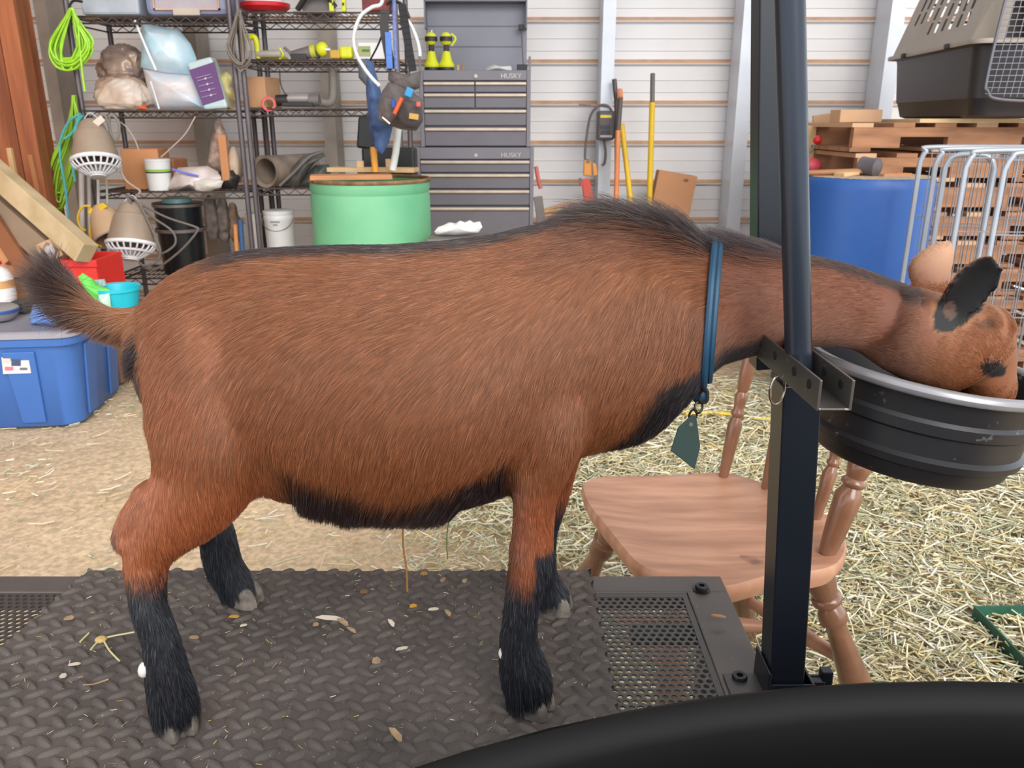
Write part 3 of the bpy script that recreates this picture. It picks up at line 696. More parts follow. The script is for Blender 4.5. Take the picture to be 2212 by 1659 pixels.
# ---- coat of hair
def make_coat():
    body.calc_loop_triangles(); nt = len(body.loop_triangles); tri = np.empty(nt*3, dtype=np.int32); body.loop_triangles.foreach_get('vertices', tri); tri = tri.reshape(-1, 3)
    A, B, C = co[tri[:, 0]], co[tri[:, 1]], co[tri[:, 2]]; ar = np.linalg.norm(np.cross(B-A, C-A), axis=1)
    R = np.random.RandomState(11)
    cen = (A+B+C)/3; nrm = np.cross(B-A, C-A); nrm /= np.linalg.norm(nrm, axis=1)[:, None]+1e-12
    tocam = np.array([0, 0, CAMZ])-cen; tocam /= np.linalg.norm(tocam, axis=1)[:, None]
    face = (nrm*tocam).sum(1)
    dens = ar*np.where(face > -.35, 1.0, .22)
    cu, cv = project(cen); dens = dens*np.where(cu > 1560, 1.9, 1.0)*np.where(cu > 1950, 1.8, 1.0)*np.where(cu < 330, 1.6, 1.0)
    dens[cen[:, 2] < PZ+.032] = 0
    NH = 620000
    cs = np.cumsum(dens); idx = np.searchsorted(cs, R.rand(NH)*cs[-1]); idx = np.minimum(idx, nt-1)
    a = R.rand(NH, 1); b = R.rand(NH, 1); fl_ = (a+b) > 1; a = np.where(fl_, 1-a, a); b = np.where(fl_, 1-b, b)
    T = tri[idx]; P0 = co[T[:, 0]]*(1-a-b)+co[T[:, 1]]*a+co[T[:, 2]]*b; Nn = vn[T[:, 0]]*(1-a-b)+vn[T[:, 1]]*a+vn[T[:, 2]]*b
    Nn /= np.linalg.norm(Nn, axis=1)[:, None]+1e-9
    base, length, u, v, ua, va = goat_color(P0, jit=5, seed=4); base, length = ear_fix(P0, Nn, base, length, ua, va)
    # lie of the coat: (u, v, dx, dz) in the picture's sense, x right, z up
    F = np.array([(330, 650, -.6, -.7), (320, 760, -.2, -1), (400, 600, -1, -.35), (420, 720, -.7, -.8), (500, 850, -.45, -1), (420, 980, -.3, -1), (350, 1060, -.5, -1), (300, 1130, -.4, -.9), (260, 1160, .2, -1),
                  (560, 560, -1, -.18), (700, 540, -1, -.1), (900, 530, -1, -.1), (1100, 520, -1, -.3), (600, 680, -1, -.5), (750, 660, -1, -.4), (900, 650, -1, -.4), (1050, 640, -1, -.55), (650, 820, -.7, -.9),
                  (800, 820, -.75, -.85), (950, 800, -.7, -.8), (1080, 780, -.6, -1), (700, 980, -.25, -1), (850, 1000, -.35, -1), (1000, 960, -.45, -1), (900, 1090, -.4, -.9), (700, 1070, -.3, -.9), (600, 1020, -.1, -1),
                  (1200, 540, -1, -.45), (1300, 500, -1, -.3), (1400, 510, -1, -.1), (1500, 540, -1, .0), (1200, 680, -.7, -.8), (1300, 640, -.6, -.8), (1400, 650, -.35, -.9), (1480, 700, -.2, -.9), (1200, 850, -.35, -1), (1300, 820, -.45, -1), (1400, 860, -.4, -1), (1250, 950, -.2, -1), (1350, 930, -.35, -1),
                  (1560, 600, -1, -.1), (1650, 560, -1, -.0), (1650, 680, -1, -.3), (1750, 600, -1, -.05), (1800, 680, -1, -.3), (1900, 640, -1, .05), (1600, 760, -.7, -.6), (1950, 700, -1, -.1), (2080, 700, -.9, .3), (2150, 760, -.5, .8),
                  (1150, 1100, .0, -1), (1130, 1300, .0, -1), (340, 1300, .1, -1), (380, 1500, .1, -1), (500, 1250, .2, -1)])
    num = np.zeros((NH, 2)); den = np.zeros(NH)
    for fu, fv, dx, dz in F:
        w_ = 1/(((u-fu)**2+(v-fv)**2)/2500+.6)**2; q = math.hypot(dx, dz); num[:, 0] += w_*dx/q; num[:, 1] += w_*dz/q; den += w_
    D = np.stack([num[:, 0]/den, np.zeros(NH), num[:, 1]/den], 1)
    z = P0[:, 2]-PZ
    leg = ((u < 640) | ((u > 1040) & (u < 1260)))*(z < .30); D[leg > 0] = (.05, 0, -1)
    tail = (u < 300)*(v < 790)
    tdir = np.stack([np.full(NH, -1.0), np.zeros(NH), np.where(u > 220, -.25, .45)], 1); tdir[:, 2] += np.where(v > 690-(300-u)*.35, -.55, .15)
    tip = sst(175, 130, u)[:, None]; tdir = tdir*(1-tip)+np.stack([R.normal(-.6, .35, NH), np.zeros(NH), R.normal(.55, .4, NH)], 1)*tip
    D = np.where(tail[:, None], tdir, D)
    # belly tuft direction on the underside
    D = D-(D*Nn).sum(1)[:, None]*Nn*.9
    D /= np.linalg.norm(D, axis=1)[:, None]+1e-9
    # waviness
    def wob(s, k): return np.sin(P0[:, 0]*s*1.0+k)*np.cos(P0[:, 2]*s*1.3+k*2)+.5*np.sin(P0[:, 0]*s*2.3-P0[:, 2]*s*1.9+k*3)
    side = np.cross(Nn, D); D = D+side*(.07*wob(30, 1)+.05*wob(95, 2))[:, None]
    D /= np.linalg.norm(D, axis=1)[:, None]+1e-9
    lift = .13+.05*R.randn(NH)
    top = np.interp(u, OUT[:, 0], OUT[:, 1]); bot = np.interp(u, OUT[:, 0], OUT[:, 2])
    cr = sst(50, 5, v-top)*sst(1200, 1320, u)*sst(1800, 1600, u)*(1-sst(26, 10, np.abs(u-1549))); lift = lift+.95*cr*R.uniform(.1, 1, NH)
    bl2 = sst(60, 10, bot-v)*(u > 560)*(u < 1140); lift = lift+.22*bl2
    lift = np.where((tail > 0), .55+.15*R.randn(NH), lift)
    lift = np.where(leg*(z < .2) > 0, .26+.08*R.randn(NH), lift); lift = np.where(u > 1950, .12, lift)
    fet = leg*(z < .12)*(Nn[:, 0] < -.2); lift = np.where(fet > 0, .34, lift); length = np.where(fet > 0, length*1.4, length)
    length = length*R.uniform(.62, 1.12, NH)
    length = length*(1+.10*wob(60, 5))
    dirn = D+Nn*lift[:, None]; dirn /= np.linalg.norm(dirn, axis=1)[:, None]
    K = 5; Pt = np.zeros((NH, K, 3)); cur = P0-Nn*.0005; dcur = dirn.copy()
    grav = np.array([0, 0, -1.0])
    for k in range(K):
        Pt[:, k] = cur
        cur = cur+dcur*(length/(K-1))[:, None]
        dcur = dcur*.86+D*.20+grav*.05*(length/.02)[:, None]; dcur /= np.linalg.norm(dcur, axis=1)[:, None]
    # clumping: tips drawn to the nearest guide hair
    NG = 50000; gi = R.choice(NH, NG, replace=False); kd = kdtree.KDTree(NG)
    for q, g in enumerate(gi): kd.insert(Pt[g, 2], q)
    kd.balance(); find = kd.find
    near = np.fromiter((find(p)[1] for p in Pt[:, 2].tolist()), dtype=np.int64, count=NH); gm = gi[near]
    dist = np.linalg.norm(P0-P0[gm], axis=1); ok = (dist < .012)[:, None]
    str_ = R.uniform(.05, .55, (NH, 1))
    for k, wk in ((1, .08), (2, .3), (3, .6), (4, .85)):
        Pt[:, k] = np.where(ok, Pt[:, k]*(1-wk*str_)+Pt[gm, k]*wk*str_, Pt[:, k])
    Pt[:, :, 2] = np.maximum(Pt[:, :, 2], MZ+.001)
    tone = R.uniform(.84, 1.14, NG)[near]*R.uniform(.6, 1.3, NH)
    col = base*tone[:, None]
    pale = R.rand(NH) < .10; lum = col.mean(1); warm = pale*(lum > .03)*(u < 1560); col = np.where((warm > 0)[:, None], col*1.25+np.array([.10, .065, .045])*.8, col)
    gl = (R.rand(NH) < .16)*(col.max(1) < .03); col = np.where((gl > 0)[:, None], col+np.array([.05, .055, .07])*R.uniform(.4, 1.6, (NH, 1)), col)
    hc = bpy.data.hair_curves.new('coat'); hc.add_curves([K]*NH)
    hc.attributes['position'].data.foreach_set('vector', Pt.ravel()) if 'position' in hc.attributes else None
    ra = hc.attributes.get('radius') or hc.attributes.new('radius', 'FLOAT', 'POINT')
    fine = np.where(u > 1930, .6, np.where(u > 1560, .8, 1.0))
    rad = np.outer(fine*R.uniform(.8, 1.2, NH), np.array([.00015, .00016, .00015, .00011, .00003])); ra.data.foreach_set('value', rad.ravel())
    cc_ = hc.attributes.new('tint', 'FLOAT_COLOR', 'CURVE'); cc_.data.foreach_set('color', np.hstack([np.clip(col, 0, 1), np.ones((NH, 1))]).ravel())
    mt = bpy.data.materials.new('coat_hair'); mt.use_nodes = True; N = mt.node_tree.nodes; L = mt.node_tree.links; b = N['Principled BSDF']
    at = N.new('ShaderNodeAttribute'); at.attribute_name = 'tint'; L.new(at.outputs['Color'], b.inputs['Base Color'])
    hb = N.new('ShaderNodeBsdfHairPrincipled'); hb.parametrization = 'COLOR'; L.new(at.outputs['Color'], hb.inputs['Color']); hb.inputs['Roughness'].default_value = .28; hb.inputs['Radial Roughness'].default_value = .45; hb.inputs['IOR'].default_value = 1.5
    if 'Random Roughness' in hb.inputs: hb.inputs['Random Roughness'].default_value = .2
    b.inputs['Roughness'].default_value = .40; b.inputs['Specular IOR Level'].default_value = .45
    mxs = N.new('ShaderNodeMixShader'); mxs.inputs[0].default_value = .33; L.new(b.outputs[0], mxs.inputs[1]); L.new(hb.outputs[0], mxs.inputs[2]); L.new(mxs.outputs[0], N['Material Output'].inputs[0])
    hc.materials.append(mt)
    o = bpy.data.objects.new('coat', hc); COL.objects.link(o); o.parent = goat; o['kind'] = 'stuff'; o['label'] = 'red-brown hair with black back stripe, belly and lower legs'
make_coat()

# ---- hooves, dewclaws, eye
mhoof = M('hoof', (128, 118, 108), .6, var=.15, scale=60, rgb2=(76, 68, 64)); mwhite = M('white_claw', (222, 214, 206), .5)
def hoof(px, py, Y, wpx, hpx, yaw, dp):
    c = W(px, py, Y); s = pxm(px, py, Y); w_ = wpx*s/2
    for sd in (-1, 1):
        mb_ = MB(); R = rotz(yaw)
        def fn(p):
            p = p.copy(); t = (p.z/(.020))
            p.x += -.004*t+.003*(1-abs(p.y)/.012); 
            if p.z < -.010: p.z = -.010
            return p
        mb_.ell(Vector((c.x, Y, MZ+.0105))+R @ Vector((0, sd*.0095, 0)), (w_, .0088, .019), R, 20, 12, .8, fn=fn)
        mb_.build('hoof', mhoof, goat, smooth=True)
hoof(384, 1560, .680, 66, 40, -.9, 0); hoof(1146, 1520, .711, 84, 40, -.45, 0); hoof(530, 1305, .910, 62, 30, -.2, 0); hoof(1200, 1318, .893, 58, 30, -.2, 0)
MB().ell(W(313, 1446, .672), (.0065, .007, .009), roty(.3)).build('dewclaw', mwhite, goat, smooth=True)
MB().ell(W(1084, 1412, .705), (.0035, .004, .0065)).build('dewclaw', mwhite, goat, smooth=True)

# ---- collar
def body_ring(px_top, py_top, px_bot, py_bot, off, n=72):
    """ring round the neck in the plane through two picture points, found by casting on the body"""
    from mathutils.bvhtree import BVHTree
    global _bvh
    try: _bvh
    except NameError: _bvh = BVHTree.FromPolygons([Vector(c) for c in co], [list(p.vertices) for p in body.polygons])
    a = W(px_top, py_top, YC); b = W(px_bot, py_bot, YC); c = (a+b)/2; up = (a-b).normalized(); out = []
    for k in range(n):
        th = 2*PI*k/n; d = up*math.cos(th)+Vector((.25, .97, 0))*math.sin(th)
        hit = _bvh.ray_cast(c+d*.25, -d); p = hit[0] if hit[0] else c+d*.06
        out.append(p+d*off)
    for _ in range(2): out = [(out[i-1]+out[i]*2+out[(i+1) % n])/4 for i in range(n)]
    return out
mblue = M('collar_blue', (26, 66, 92), .55, var=.12, scale=30); mtag = M('tag_green', (44, 62, 58), .5, var=.06)
cl = thing('collar', W(1541, 670, .74), 'dark blue double strap collar with a green tag round the neck of the goat', 'collar')
r1 = body_ring(1545, 518, 1520, 850, .0052); r2 = body_ring(1556, 518, 1530, 850, .0052)
MB().tube(r1, .0033, 8, closed=True).build('strap', mblue, cl, smooth=True)
MB().tube(r2, .0033, 8, closed=True).build('strap', mblue, cl, smooth=True)
bp_ = W(1513, 853, .775)
kn_ = MB(); kn_.ell(bp_, (.009, .008, .010)); kn_.build('knot', mblue, cl, smooth=True)
mclip = M('clip_metal', (70, 60, 52), .35, .7); hk = MB()
for q, (x, y) in enumerate(((1521, 858), (1509, 880), (1497, 897))):
    c_ = W(x, y, .765); hk.tube([c_+Vector((math.cos(t)*.0042, math.sin(t+q)*.002, math.sin(t)*.006)) for t in [2*PI*k/16 for k in range(16)]], .0012, 6, closed=True)
hk.build('chain_link', mclip, cl, smooth=True)
ty_ = .760
poly = [W(1496, 896, ty_), W(1504, 897, ty_), W(1513, 965, ty_), W(1501, 1015, ty_), (W(1449, 975, ty_)), W(1465, 925, ty_)]
tg = MB().prism(poly, (0, .0022, 0)).build('tag', mtag, cl, bevel=.0008)
MB().cyl(W(1492, 917, ty_)-Vector((0, .001, 0)), W(1492, 917, ty_)+Vector((0, .0005, 0)), .0022).build('tag_rivet', M('rivet', (190, 186, 180), .3, .8), tg)
# ================================================================ shelving and what it holds
def Rc(x0, y0, x1, y1, Y):              # picture rectangle -> X0, X1, Z0, Z1 on the plane y = Y
    a, b = W(x0, y1, Y), W(x1, y0, Y); c, d = W(x0, y0, Y), W(x1, y1, Y)
    return (a.x+c.x)/2, (b.x+d.x)/2, a.z, b.z
def zat(py, Y): return W(1106, py, Y).z
mrack = M('rack_steel', (94, 82, 78), .4, .4, var=.15, scale=14); mrack2 = M('rack_post', (108, 100, 104), .35, .4, var=.12, scale=10)
SY, SD = 4.30, .42
def shelf_unit(name, x0, x1, zs, lab, posts=True, ztop=1.95):
    t = thing(name, ((x0+x1)/2, SY, 0), lab, 'shelving', 'wire shelving units')
    for x in (x0, x1):
        for y in (SY, SY+SD): MB().cyl((x, y, 0), (x, y, ztop), .0135, n=12).build('post', mrack2, t, smooth=True)
    for z in zs:
        mb = MB(); r = .0035
        for dz in (0, -.032):
            for (a, b) in (((x0, SY), (x1, SY)), ((x0, SY+SD), (x1, SY+SD)), ((x0, SY), (x0, SY+SD)), ((x1, SY), (x1, SY+SD))):
                mb.tube([(a[0], a[1], z+dz), (b[0], b[1], z+dz)], r*1.3, 6)
        for y in (SY, SY+SD):
            n_ = 22; mb.tube([(x0+(x1-x0)*i/n_, y, z-.004-(.026 if i % 2 else 0)) for i in range(n_+1)], r*.9, 5)
        sh = mb.build('shelf', mrack, t)
        dk = MB(); n_ = 30
        for i in range(1, n_): x = x0+(x1-x0)*i/n_; dk.tube([(x, SY, z+.002), (x, SY+SD, z+.002)], .0022, 4)
        for y in (SY+SD*.33, SY+SD*.66): dk.tube([(x0, y, z-.003), (x1, y, z-.003)], .003, 4)
        dk.build('deck_wires', mrack, sh, kind='stuff')
    return t
XA0, XA1 = W(178, 238, SY).x, W(516, 238, SY).x
XB0, XB1 = W(534, 238, SY).x, W(862, 238, SY).x
zA = [zat(36, SY), zat(240, SY), zat(415, SY), zat(602, SY)]
zB = [zat(28, SY), zat(130, SY), zat(236, SY), zat(408, SY)]
shelf_unit('wire_shelving', XA0, XA1, zA, 'left black wire shelving unit behind the green cord coils')
shelf_unit('wire_shelving', XB0, XB1, zB, 'right black wire shelving unit beside the grey tool chest')

mclear = M('clear_plastic', (226, 232, 240), .35, alpha=.62, var=.04, scale=6); mmilk = M('milky_bag', (214, 228, 236), .3, var=.08, scale=9, rgb2=(176, 214, 230), bump=.3, bscale=14)
mpink = M('pale_bag', (232, 214, 208), .3, var=.05, scale=8, rgb2=(198, 216, 232), bump=.3, bscale=14); mwhite_ = M('white_plastic', (232, 230, 230), .4, var=.05)
myel = M('tool_yellow', (222, 224, 40), .4, var=.06); mdark = M('dark_plastic', (46, 42, 42), .5, var=.15); mgrey = M('grey_plastic', (120, 112, 110), .5, var=.15)
mred = M('red_plastic', (214, 34, 44), .4, var=.1); mlime = M('lime_cord', (178, 236, 64), .45, var=.12, scale=30); mteal = M('teal_rope', (90, 190, 190), .7, var=.2, scale=120)
mgcord = M('grey_cord', (142, 130, 120), .6, var=.15, scale=30)
def boxr(name, rc, Y, dep, mat, lab, cat, bevel=.006, group=None, rz=0, build=True, **k):
    x0, x1, z0, z1 = Rc(*rc, Y)
    mb = MB(); mb.box(((x0+x1)/2, Y+dep/2, (z0+z1)/2), (x1-x0, dep, z1-z0), rotz(rz) if rz else None, **k)
    return mb.build(name, mat, bevel=bevel, label=lab, cat=cat, group=group) if build else mb
def bag(name, rc, Y, dep, mat, lab, seed=0, pinch=.55, cat='bag', lean=0, wr=.16, parent=None, flat=True):
    x0, x1, z0, z1 = Rc(*rc, Y); cx, cz = (x0+x1)/2, (z0+z1)/2; hx, hz = (x1-x0)/2, (z1-z0)/2
    def fn(p):
        t = p.z/hz; q = 1-(1-pinch)*max(0, t)**1.6
        p = Vector((p.x*q+lean*(t+1)*hx, p.y*(1-.5*max(0, t)), p.z))
        nn = noise.noise(Vector((p.x*14+seed, p.y*14, p.z*14)))+.9*(.35-abs(noise.noise(Vector((p.x*24, p.y*24+seed, p.z*20)))))+.5*(.3-abs(noise.noise(Vector((p.x*50+seed, p.y*50, p.z*44)))))
        s_ = 1+wr*nn*1.2; return Vector((p.x*s_, p.y*s_, max(p.z*(1+wr*nn*.4), -hz)))
    return MB().ell((cx, Y+dep/2, cz), (hx, dep/2, hz), None, 72, 52, .62, fn=fn).build(name, mat, parent, smooth=80, label=lab if not parent else None, cat=cat if not parent else None)
SF = SY+.03
# ---- left unit, top shelf
t = thing('storage_bin', W(230, 32, SF+.1), 'translucent plastic storage bin, left one on the top shelf', 'storage bin')
x0, x1, z0, z1 = Rc(165, -60, 297, 32, SF)
MB().box(((x0+x1)/2, SF+.17, (z0+z1)/2), (x1-x0, .34, z1-z0), taper=.95).build('bin_body', M('cloudy_plastic', (190, 196, 206), .4, var=.12, scale=9), t, bevel=.012)
MB().span(x0-.01, x1+.01, SF-.01, SF+.35, z1, z1+.02).build('lid', mclear, t, bevel=.006)
t = thing('storage_bin', W(400, 32, SF+.1), 'grey-blue storage bin with an orange edged lid, right one on the top shelf', 'storage bin')
x0, x1, z0, z1 = Rc(306, -70, 493, 34, SF)
MB().box(((x0+x1)/2, SF+.17, (z0+z1)/2), (x1-x0, .34, z1-z0), taper=.98).build('bin_body', M('blue_grey_plastic', (150, 156, 186), .4, var=.06), t, bevel=.03)
fr_ = MB(); xa, xb, za, zb_ = Rc(328, -40, 472, 22, SF-.004); tt = .008
for a in ((xa, xb, za, za+tt), (xa, xa+tt, za, zb_), (xb-tt, xb, za, zb_)): fr_.span(a[0], a[1], SF-.006, SF+.004, a[2], a[3])
fr_.build('raised_edge', M('orange_edge', (222, 178, 150), .5), t)
MB().span(xa+.01, xb-.01, SF-.004, SF+.004, za+tt, zb_).build('sunk_panel', M('panel_tan', (190, 178, 186), .5), t)
xa, xb, za, zb_ = Rc(374, 18, 432, 34, SF-.004); MB().span(xa, xb, SF-.01, SF, za, zb_).build('latch', M('latch_beige', (206, 190, 176), .5), t, bevel=.003)
# ---- left unit, second shelf
bag('plastic_bag', (196, 92, 296, 180), SF+.10, .2, M('brownish_clear', (176, 148, 128), .15, var=.25, scale=9, rgb2=(104, 92, 92), bump=.4, bscale=12), 'crumpled clear bag of brown stuff behind the white sack', 3, wr=.25)
bag('plastic_bag', (196, 150, 300, 238), SF+.06, .2, M('tan_clear', (196, 164, 140), .2, var=.2, scale=9, bump=.4, bscale=12), 'tan see-through bag under the crumpled brown one', 8, wr=.2)
bag('white_sack', (203, 168, 306, 240), SF-.02, .16, M('white_sack', (224, 214, 206), .5, var=.1, scale=8, rgb2=(196, 168, 146), bump=.4, bscale=14), 'white sack with a brown print at the left end of the second shelf', 5, wr=.2)
def pillow(name, poly, Y, dep, mat, lab, cat='bag', seed=0, parts=None):
    """stuffed bag from its outline in the picture"""
    P_ = [W(x, y, Y) for x, y in poly]; c = sum(P_, Vector())/len(P_); n_ = len(P_); V = []; F = []; rings = 7
    dense = []
    for i in range(n_):
        for j in range(4): dense.append(P_[i].lerp(P_[(i+1) % n_], j/4))
    m_ = len(dense)
    for side in (-1, 1):
        for r in range(rings):
            t_ = r/rings
            for p in dense:
                q = p.lerp(c, t_); bul = math.sin(t_*PI/2)**.7*dep/2; w_ = .012*noise.noise(Vector((q.x*14+seed, q.z*14, side)))+.006*noise.noise(Vector((q.x*40, q.z*40, seed)))
                V.append(Vector((q.x, Y+dep/2+side*(bul+w_*min(1, t_*4)), q.z)))
        V.append(Vector((c.x, Y+dep/2+side*dep/2, c.z)))
    half = rings*m_+1
    for s_ in (0, 1):
        o = s_*half
        for r in range(rings-1):
            for k in range(m_): F.append((o+r*m_+k, o+r*m_+(k+1) % m_, o+(r+1)*m_+(k+1) % m_, o+(r+1)*m_+k))
        for k in range(m_): F.append((o+(rings-1)*m_+k, o+(rings-1)*m_+(k+1) % m_, o+rings*m_))
    for k in range(m_): F.append((k, (k+1) % m_, half+(k+1) % m_, half+k))
    mb = MB(); mb.add(V, F); return mb.build(name, mat, smooth=80, label=lab, cat=cat)
u = pillow('plastic_bag', [(288, 38), (312, 50), (372, 60), (398, 92), (411, 124), (405, 150), (398, 160), (340, 156), (288, 144), (290, 90)], SF, .17, mmilk, 'milky pale blue plastic bag standing on the lower bag', seed=2)
v = pillow('plastic_bag', [(290, 146), (340, 156), (400, 160), (415, 172), (424, 200), (434, 238), (322, 239), (303, 200)], SF-.01, .2, mpink, 'pinkish white plastic bag lying under the milky blue bag', seed=6)
def stripe(par, pts, Y, r, mat, nm='seam'):
    MB().tube([W(x, y, Y) for x, y in pts], r, 6, flat=.4).build(nm, mat, par, smooth=True)
stripe(u, [(291, 44), (312, 95), (337, 152)], SF-.012, .006, M('seam_white', (240, 244, 248), .3))
stripe(v, [(325, 176), (333, 200), (344, 236)], SF-.03, .004, M('seam_white', (240, 244, 248), .3))
t = thing('purple_pouch', W(450, 238, SF), 'purple printed pouch leaning between the pale bags and the post', 'pouch')
po = [(402, 136), (455, 122), (470, 160), (492, 234), (440, 238), (428, 200)]
MB().prism([W(x, y, SF+.01) for x, y in po], (0, .08, 0)).build('pouch', M('pouch_teal', (196, 214, 216), .35, var=.05), t, bevel=.012)
po = [(408, 152), (462, 134), (484, 214), (438, 228)]
MB().prism([W(x, y, SF+.004) for x, y in po], (0, .008, 0)).build('printed_panel', M('purple', (104, 62, 120), .4, var=.05), t, bevel=.002)
for q, yy in enumerate((166, 172, 184, 196, 208)):
    a, b = W(424+q*3, yy+3, SF), W(456+q*3, yy-5, SF); MB().bar(a, b, .004, .003).build('print_line', M('print_lilac', (186, 160, 196), .5), t)
for q in range(4): MB().cyl(W(444+q*4, 170+q*12, SF+.001), W(444+q*4, 170+q*12, SF-.002), .005, n=12).build('print_dot', M('print_white', (226, 214, 230), .5), t)
pillow('food_packet', [(468, 162), (486, 150), (500, 168), (504, 200), (500, 236), (488, 238), (476, 200)], SF+.04, .05, M('packet_yellow', (206, 196, 120), .4, scale=16, rgb2=(120, 96, 80)), 'small yellow and brown packet squeezed beside the purple pouch', 'packet', 4)
pillow('orange_scrap', [(292, 228), (305, 220), (318, 238), (294, 240)], SF+.0, .03, M('orange', (226, 98, 52), .6), 'small orange scrap between the white sack and the lower bag', 'scrap')
# ---- left unit, third shelf
zz = zA[2]
mb = boxr('cardboard_box', (262, 322, 340, 414), SF+.12, .2, mcard2, 'torn orange-brown cardboard box behind the white tub', 'box', rz=.1)
boxr('cardboard_box', (330, 344, 382, 414), SF+.14, .16, M('card_brown', (176, 116, 78), .8), 'brown cardboard box peeking out right of the white tub', 'box', rz=-.1)
x0, x1, z0, z1 = Rc(304, 345, 359, 413, SF); t = thing('white_tub', ((x0+x1)/2, SF+.06, z0), 'white plastic tub with a green stripe on the third shelf', 'tub'); r = (x1-x0)/2
MB().lathe([(.001, 0), (r*.88, 0), (r*.98, (z1-z0)*.92), (r, (z1-z0)*.93), (r, z1-z0), (r*.9, z1-z0+.002), (.001, z1-z0)], ((x0+x1)/2, SF+r, z0), n=28).build('tub_body', mwhite_, t, smooth=35)
hz_ = z1-z0; MB().lathe([(r*.955, hz_*.56), (r*.966, hz_*.6)], ((x0+x1)/2, SF+r, z0), n=28).build('dark_stripe', mdark, t, smooth=True)
MB().lathe([(r*.966, hz_*.61), (r*.985, hz_*.68)], ((x0+x1)/2, SF+r, z0), n=28).build('green_stripe', M('stripe_green', (150, 214, 70), .4), t, smooth=True)
u = pillow('zip_bag', [(348, 412), (374, 364), (440, 360), (482, 384), (470, 408), (426, 418), (400, 408), (366, 416)], SF-.01, .12, M('zip_clear', (222, 208, 206), .2, var=.1, scale=9, rgb2=(184, 166, 158)), 'see-through zip bag with a blue seal lying on the third shelf', 'bag', 9)
stripe(u, [(372, 366), (400, 374), (428, 381)], SF-.014, .006, M('zip_blue', (110, 120, 214), .4), 'zip_seal')
pillow('white_roll', [(412, 394), (440, 386), (478, 392), (472, 406), (436, 420), (416, 412)], SF-.05, .07, M('roll_white', (236, 226, 218), .6), 'white cloth roll spilling over the front of the third shelf', 'cloth', 1)
pillow('parts_bag', [(458, 262), (470, 258), (482, 290), (490, 320), (506, 326), (512, 376), (470, 372), (440, 362), (446, 316)], SF+.06, .1, M('parts_bag', (190, 166, 150), .35, scale=22, rgb2=(120, 92, 84), var=.2, bump=.4, bscale=30), 'hanging bag of assorted small parts under the second shelf', 'bag', 7)
boxr('cardboard_strip', (474, 292, 492, 392), SF+.02, .02, mcard2, 'upright cardboard strip in front of the parts bag', 'cardboard')
bag('paper_bag', (488, 318, 514, 398), SF+.05, .10, M('kraft_pale', (206, 180, 158), .7, var=.12), 'pale paper bag at the right end of the third shelf', 3)
pillow('dark_case', [(462, 372), (500, 366), (514, 384), (506, 410), (470, 410)], SF+.02, .08, mdark, 'small dark case under the paper bag', 'case')
# ---- under it: black pot with rails, fourth shelf
x0, x1, z0, z1 = Rc(322, 442, 424, 604, SF); r = (x1-x0)/2; zc_ = zA[3]+.006
t = thing('black_pot', ((x0+x1)/2, SF+r, zc_), 'large black pot with a teal lid on the lowest visible shelf', 'pot'); h_ = z1-zc_
MB().lathe([(.001, 0), (r*.86, 0), (r*.93, h_*.4), (r*.95, h_*.62), (r*.97, h_*.95), (r*1.03, h_*.97), (r*1.03, h_), (r*.9, h_*1.0), (.001, h_*.98)], ((x0+x1)/2, SF+r, zc_), n=36).build('pot_body', M('pot_black', (28, 30, 34), .3, var=.1), t, smooth=35)
for f_ in (.97, .62): MB().lathe([(r*1.01, h_*f_-.010), (r*1.04, h_*f_-.006), (r*1.04, h_*f_+.006), (r*1.01, h_*f_+.010)], ((x0+x1)/2, SF+r, zc_), n=36).build('band', M('band_grey', (120, 112, 110), .4, .3), t, smooth=True)
MB().lathe([(r*.62, h_), (r*.6, h_+.02), (r*.4, h_+.03), (.001, h_+.032)], ((x0+x1)/2, SF+r, zc_), n=30).build('lid', M('lid_teal', (110, 160, 158), .4), t, smooth=35)
# things hung in the dark corner below
for i, (x0_, x1_, yy0, yy1, lb) in enumerate(((440, 466, 425, 520, 'dark coat-like rag hanging under the third shelf, left'), (466, 490, 430, 525, 'dark tangled hose bundle hanging under the third shelf, middle'), (492, 512, 440, 528, 'brown rag hanging beside the shelf post'))):
    bag('hanging_rag', (x0_, yy0, x1_, yy1), SF+.05+.03*i, .07, M('rag%d' % i, ((92, 80, 74), (104, 92, 86), (134, 108, 86))[i], .8, scale=30, var=.25), lb, i*3, .8, 'rag', wr=.3)
MB().tube([W(519, 475, SF), W(524, 545, SF)], .013, 10).build('tool_handle', M('blue_handle', (60, 96, 140), .5), smooth=True, label='blue tool handle standing by the shelf post', cat='handle')  # tool handles only, no tool heads built
MB().tube([W(508, 485, SF+.02), W(512, 545, SF+.02)], .012, 10).build('tool_handle', M('orange_handle2', (214, 146, 88), .5), smooth=True, label='tan tool handle standing left of the blue one', cat='handle')

# ---- right unit: top shelf
Yq = SF
t = thing('poultry_waterer', W(575, 24, Yq), 'red and white poultry waterer on the top shelf', 'waterer'); c0 = W(574, 26, Yq+.14); r = 52*pxm(574, 20, Yq+.14)
MB().lathe([(.001, 0), (r*.8, 0), (r, .018), (r*1.02, .036), (r*.97, .036), (r*.9, .012), (.001, .01)], c0, n=36).build('red_dish', mred, t, smooth=35)
MB().lathe([(r*.80, .012), (r*.80, .04), (r*.74, .16), (r*.5, .22), (.001, .23)], c0, n=36).build('white_jug', M('jug_white', (240, 226, 226), .4), t, smooth=35)
def puttube(name, pts, Y, r, mat, par=None, n=10, **k): return MB().tube(smoothpath([W(x, y, Y) for x, y in pts]), r, n).build(name, mat, par, smooth=True, **k)
t = thing('circular_saw', W(683, 26, Yq), 'grey circular saw lying on the top shelf', 'saw')
c0 = W(684, 14, Yq+.1); MB().cyl(c0, c0+Vector((0, .05, 0)), .075, n=28).build('blade_guard', mgrey, t, smooth=35)
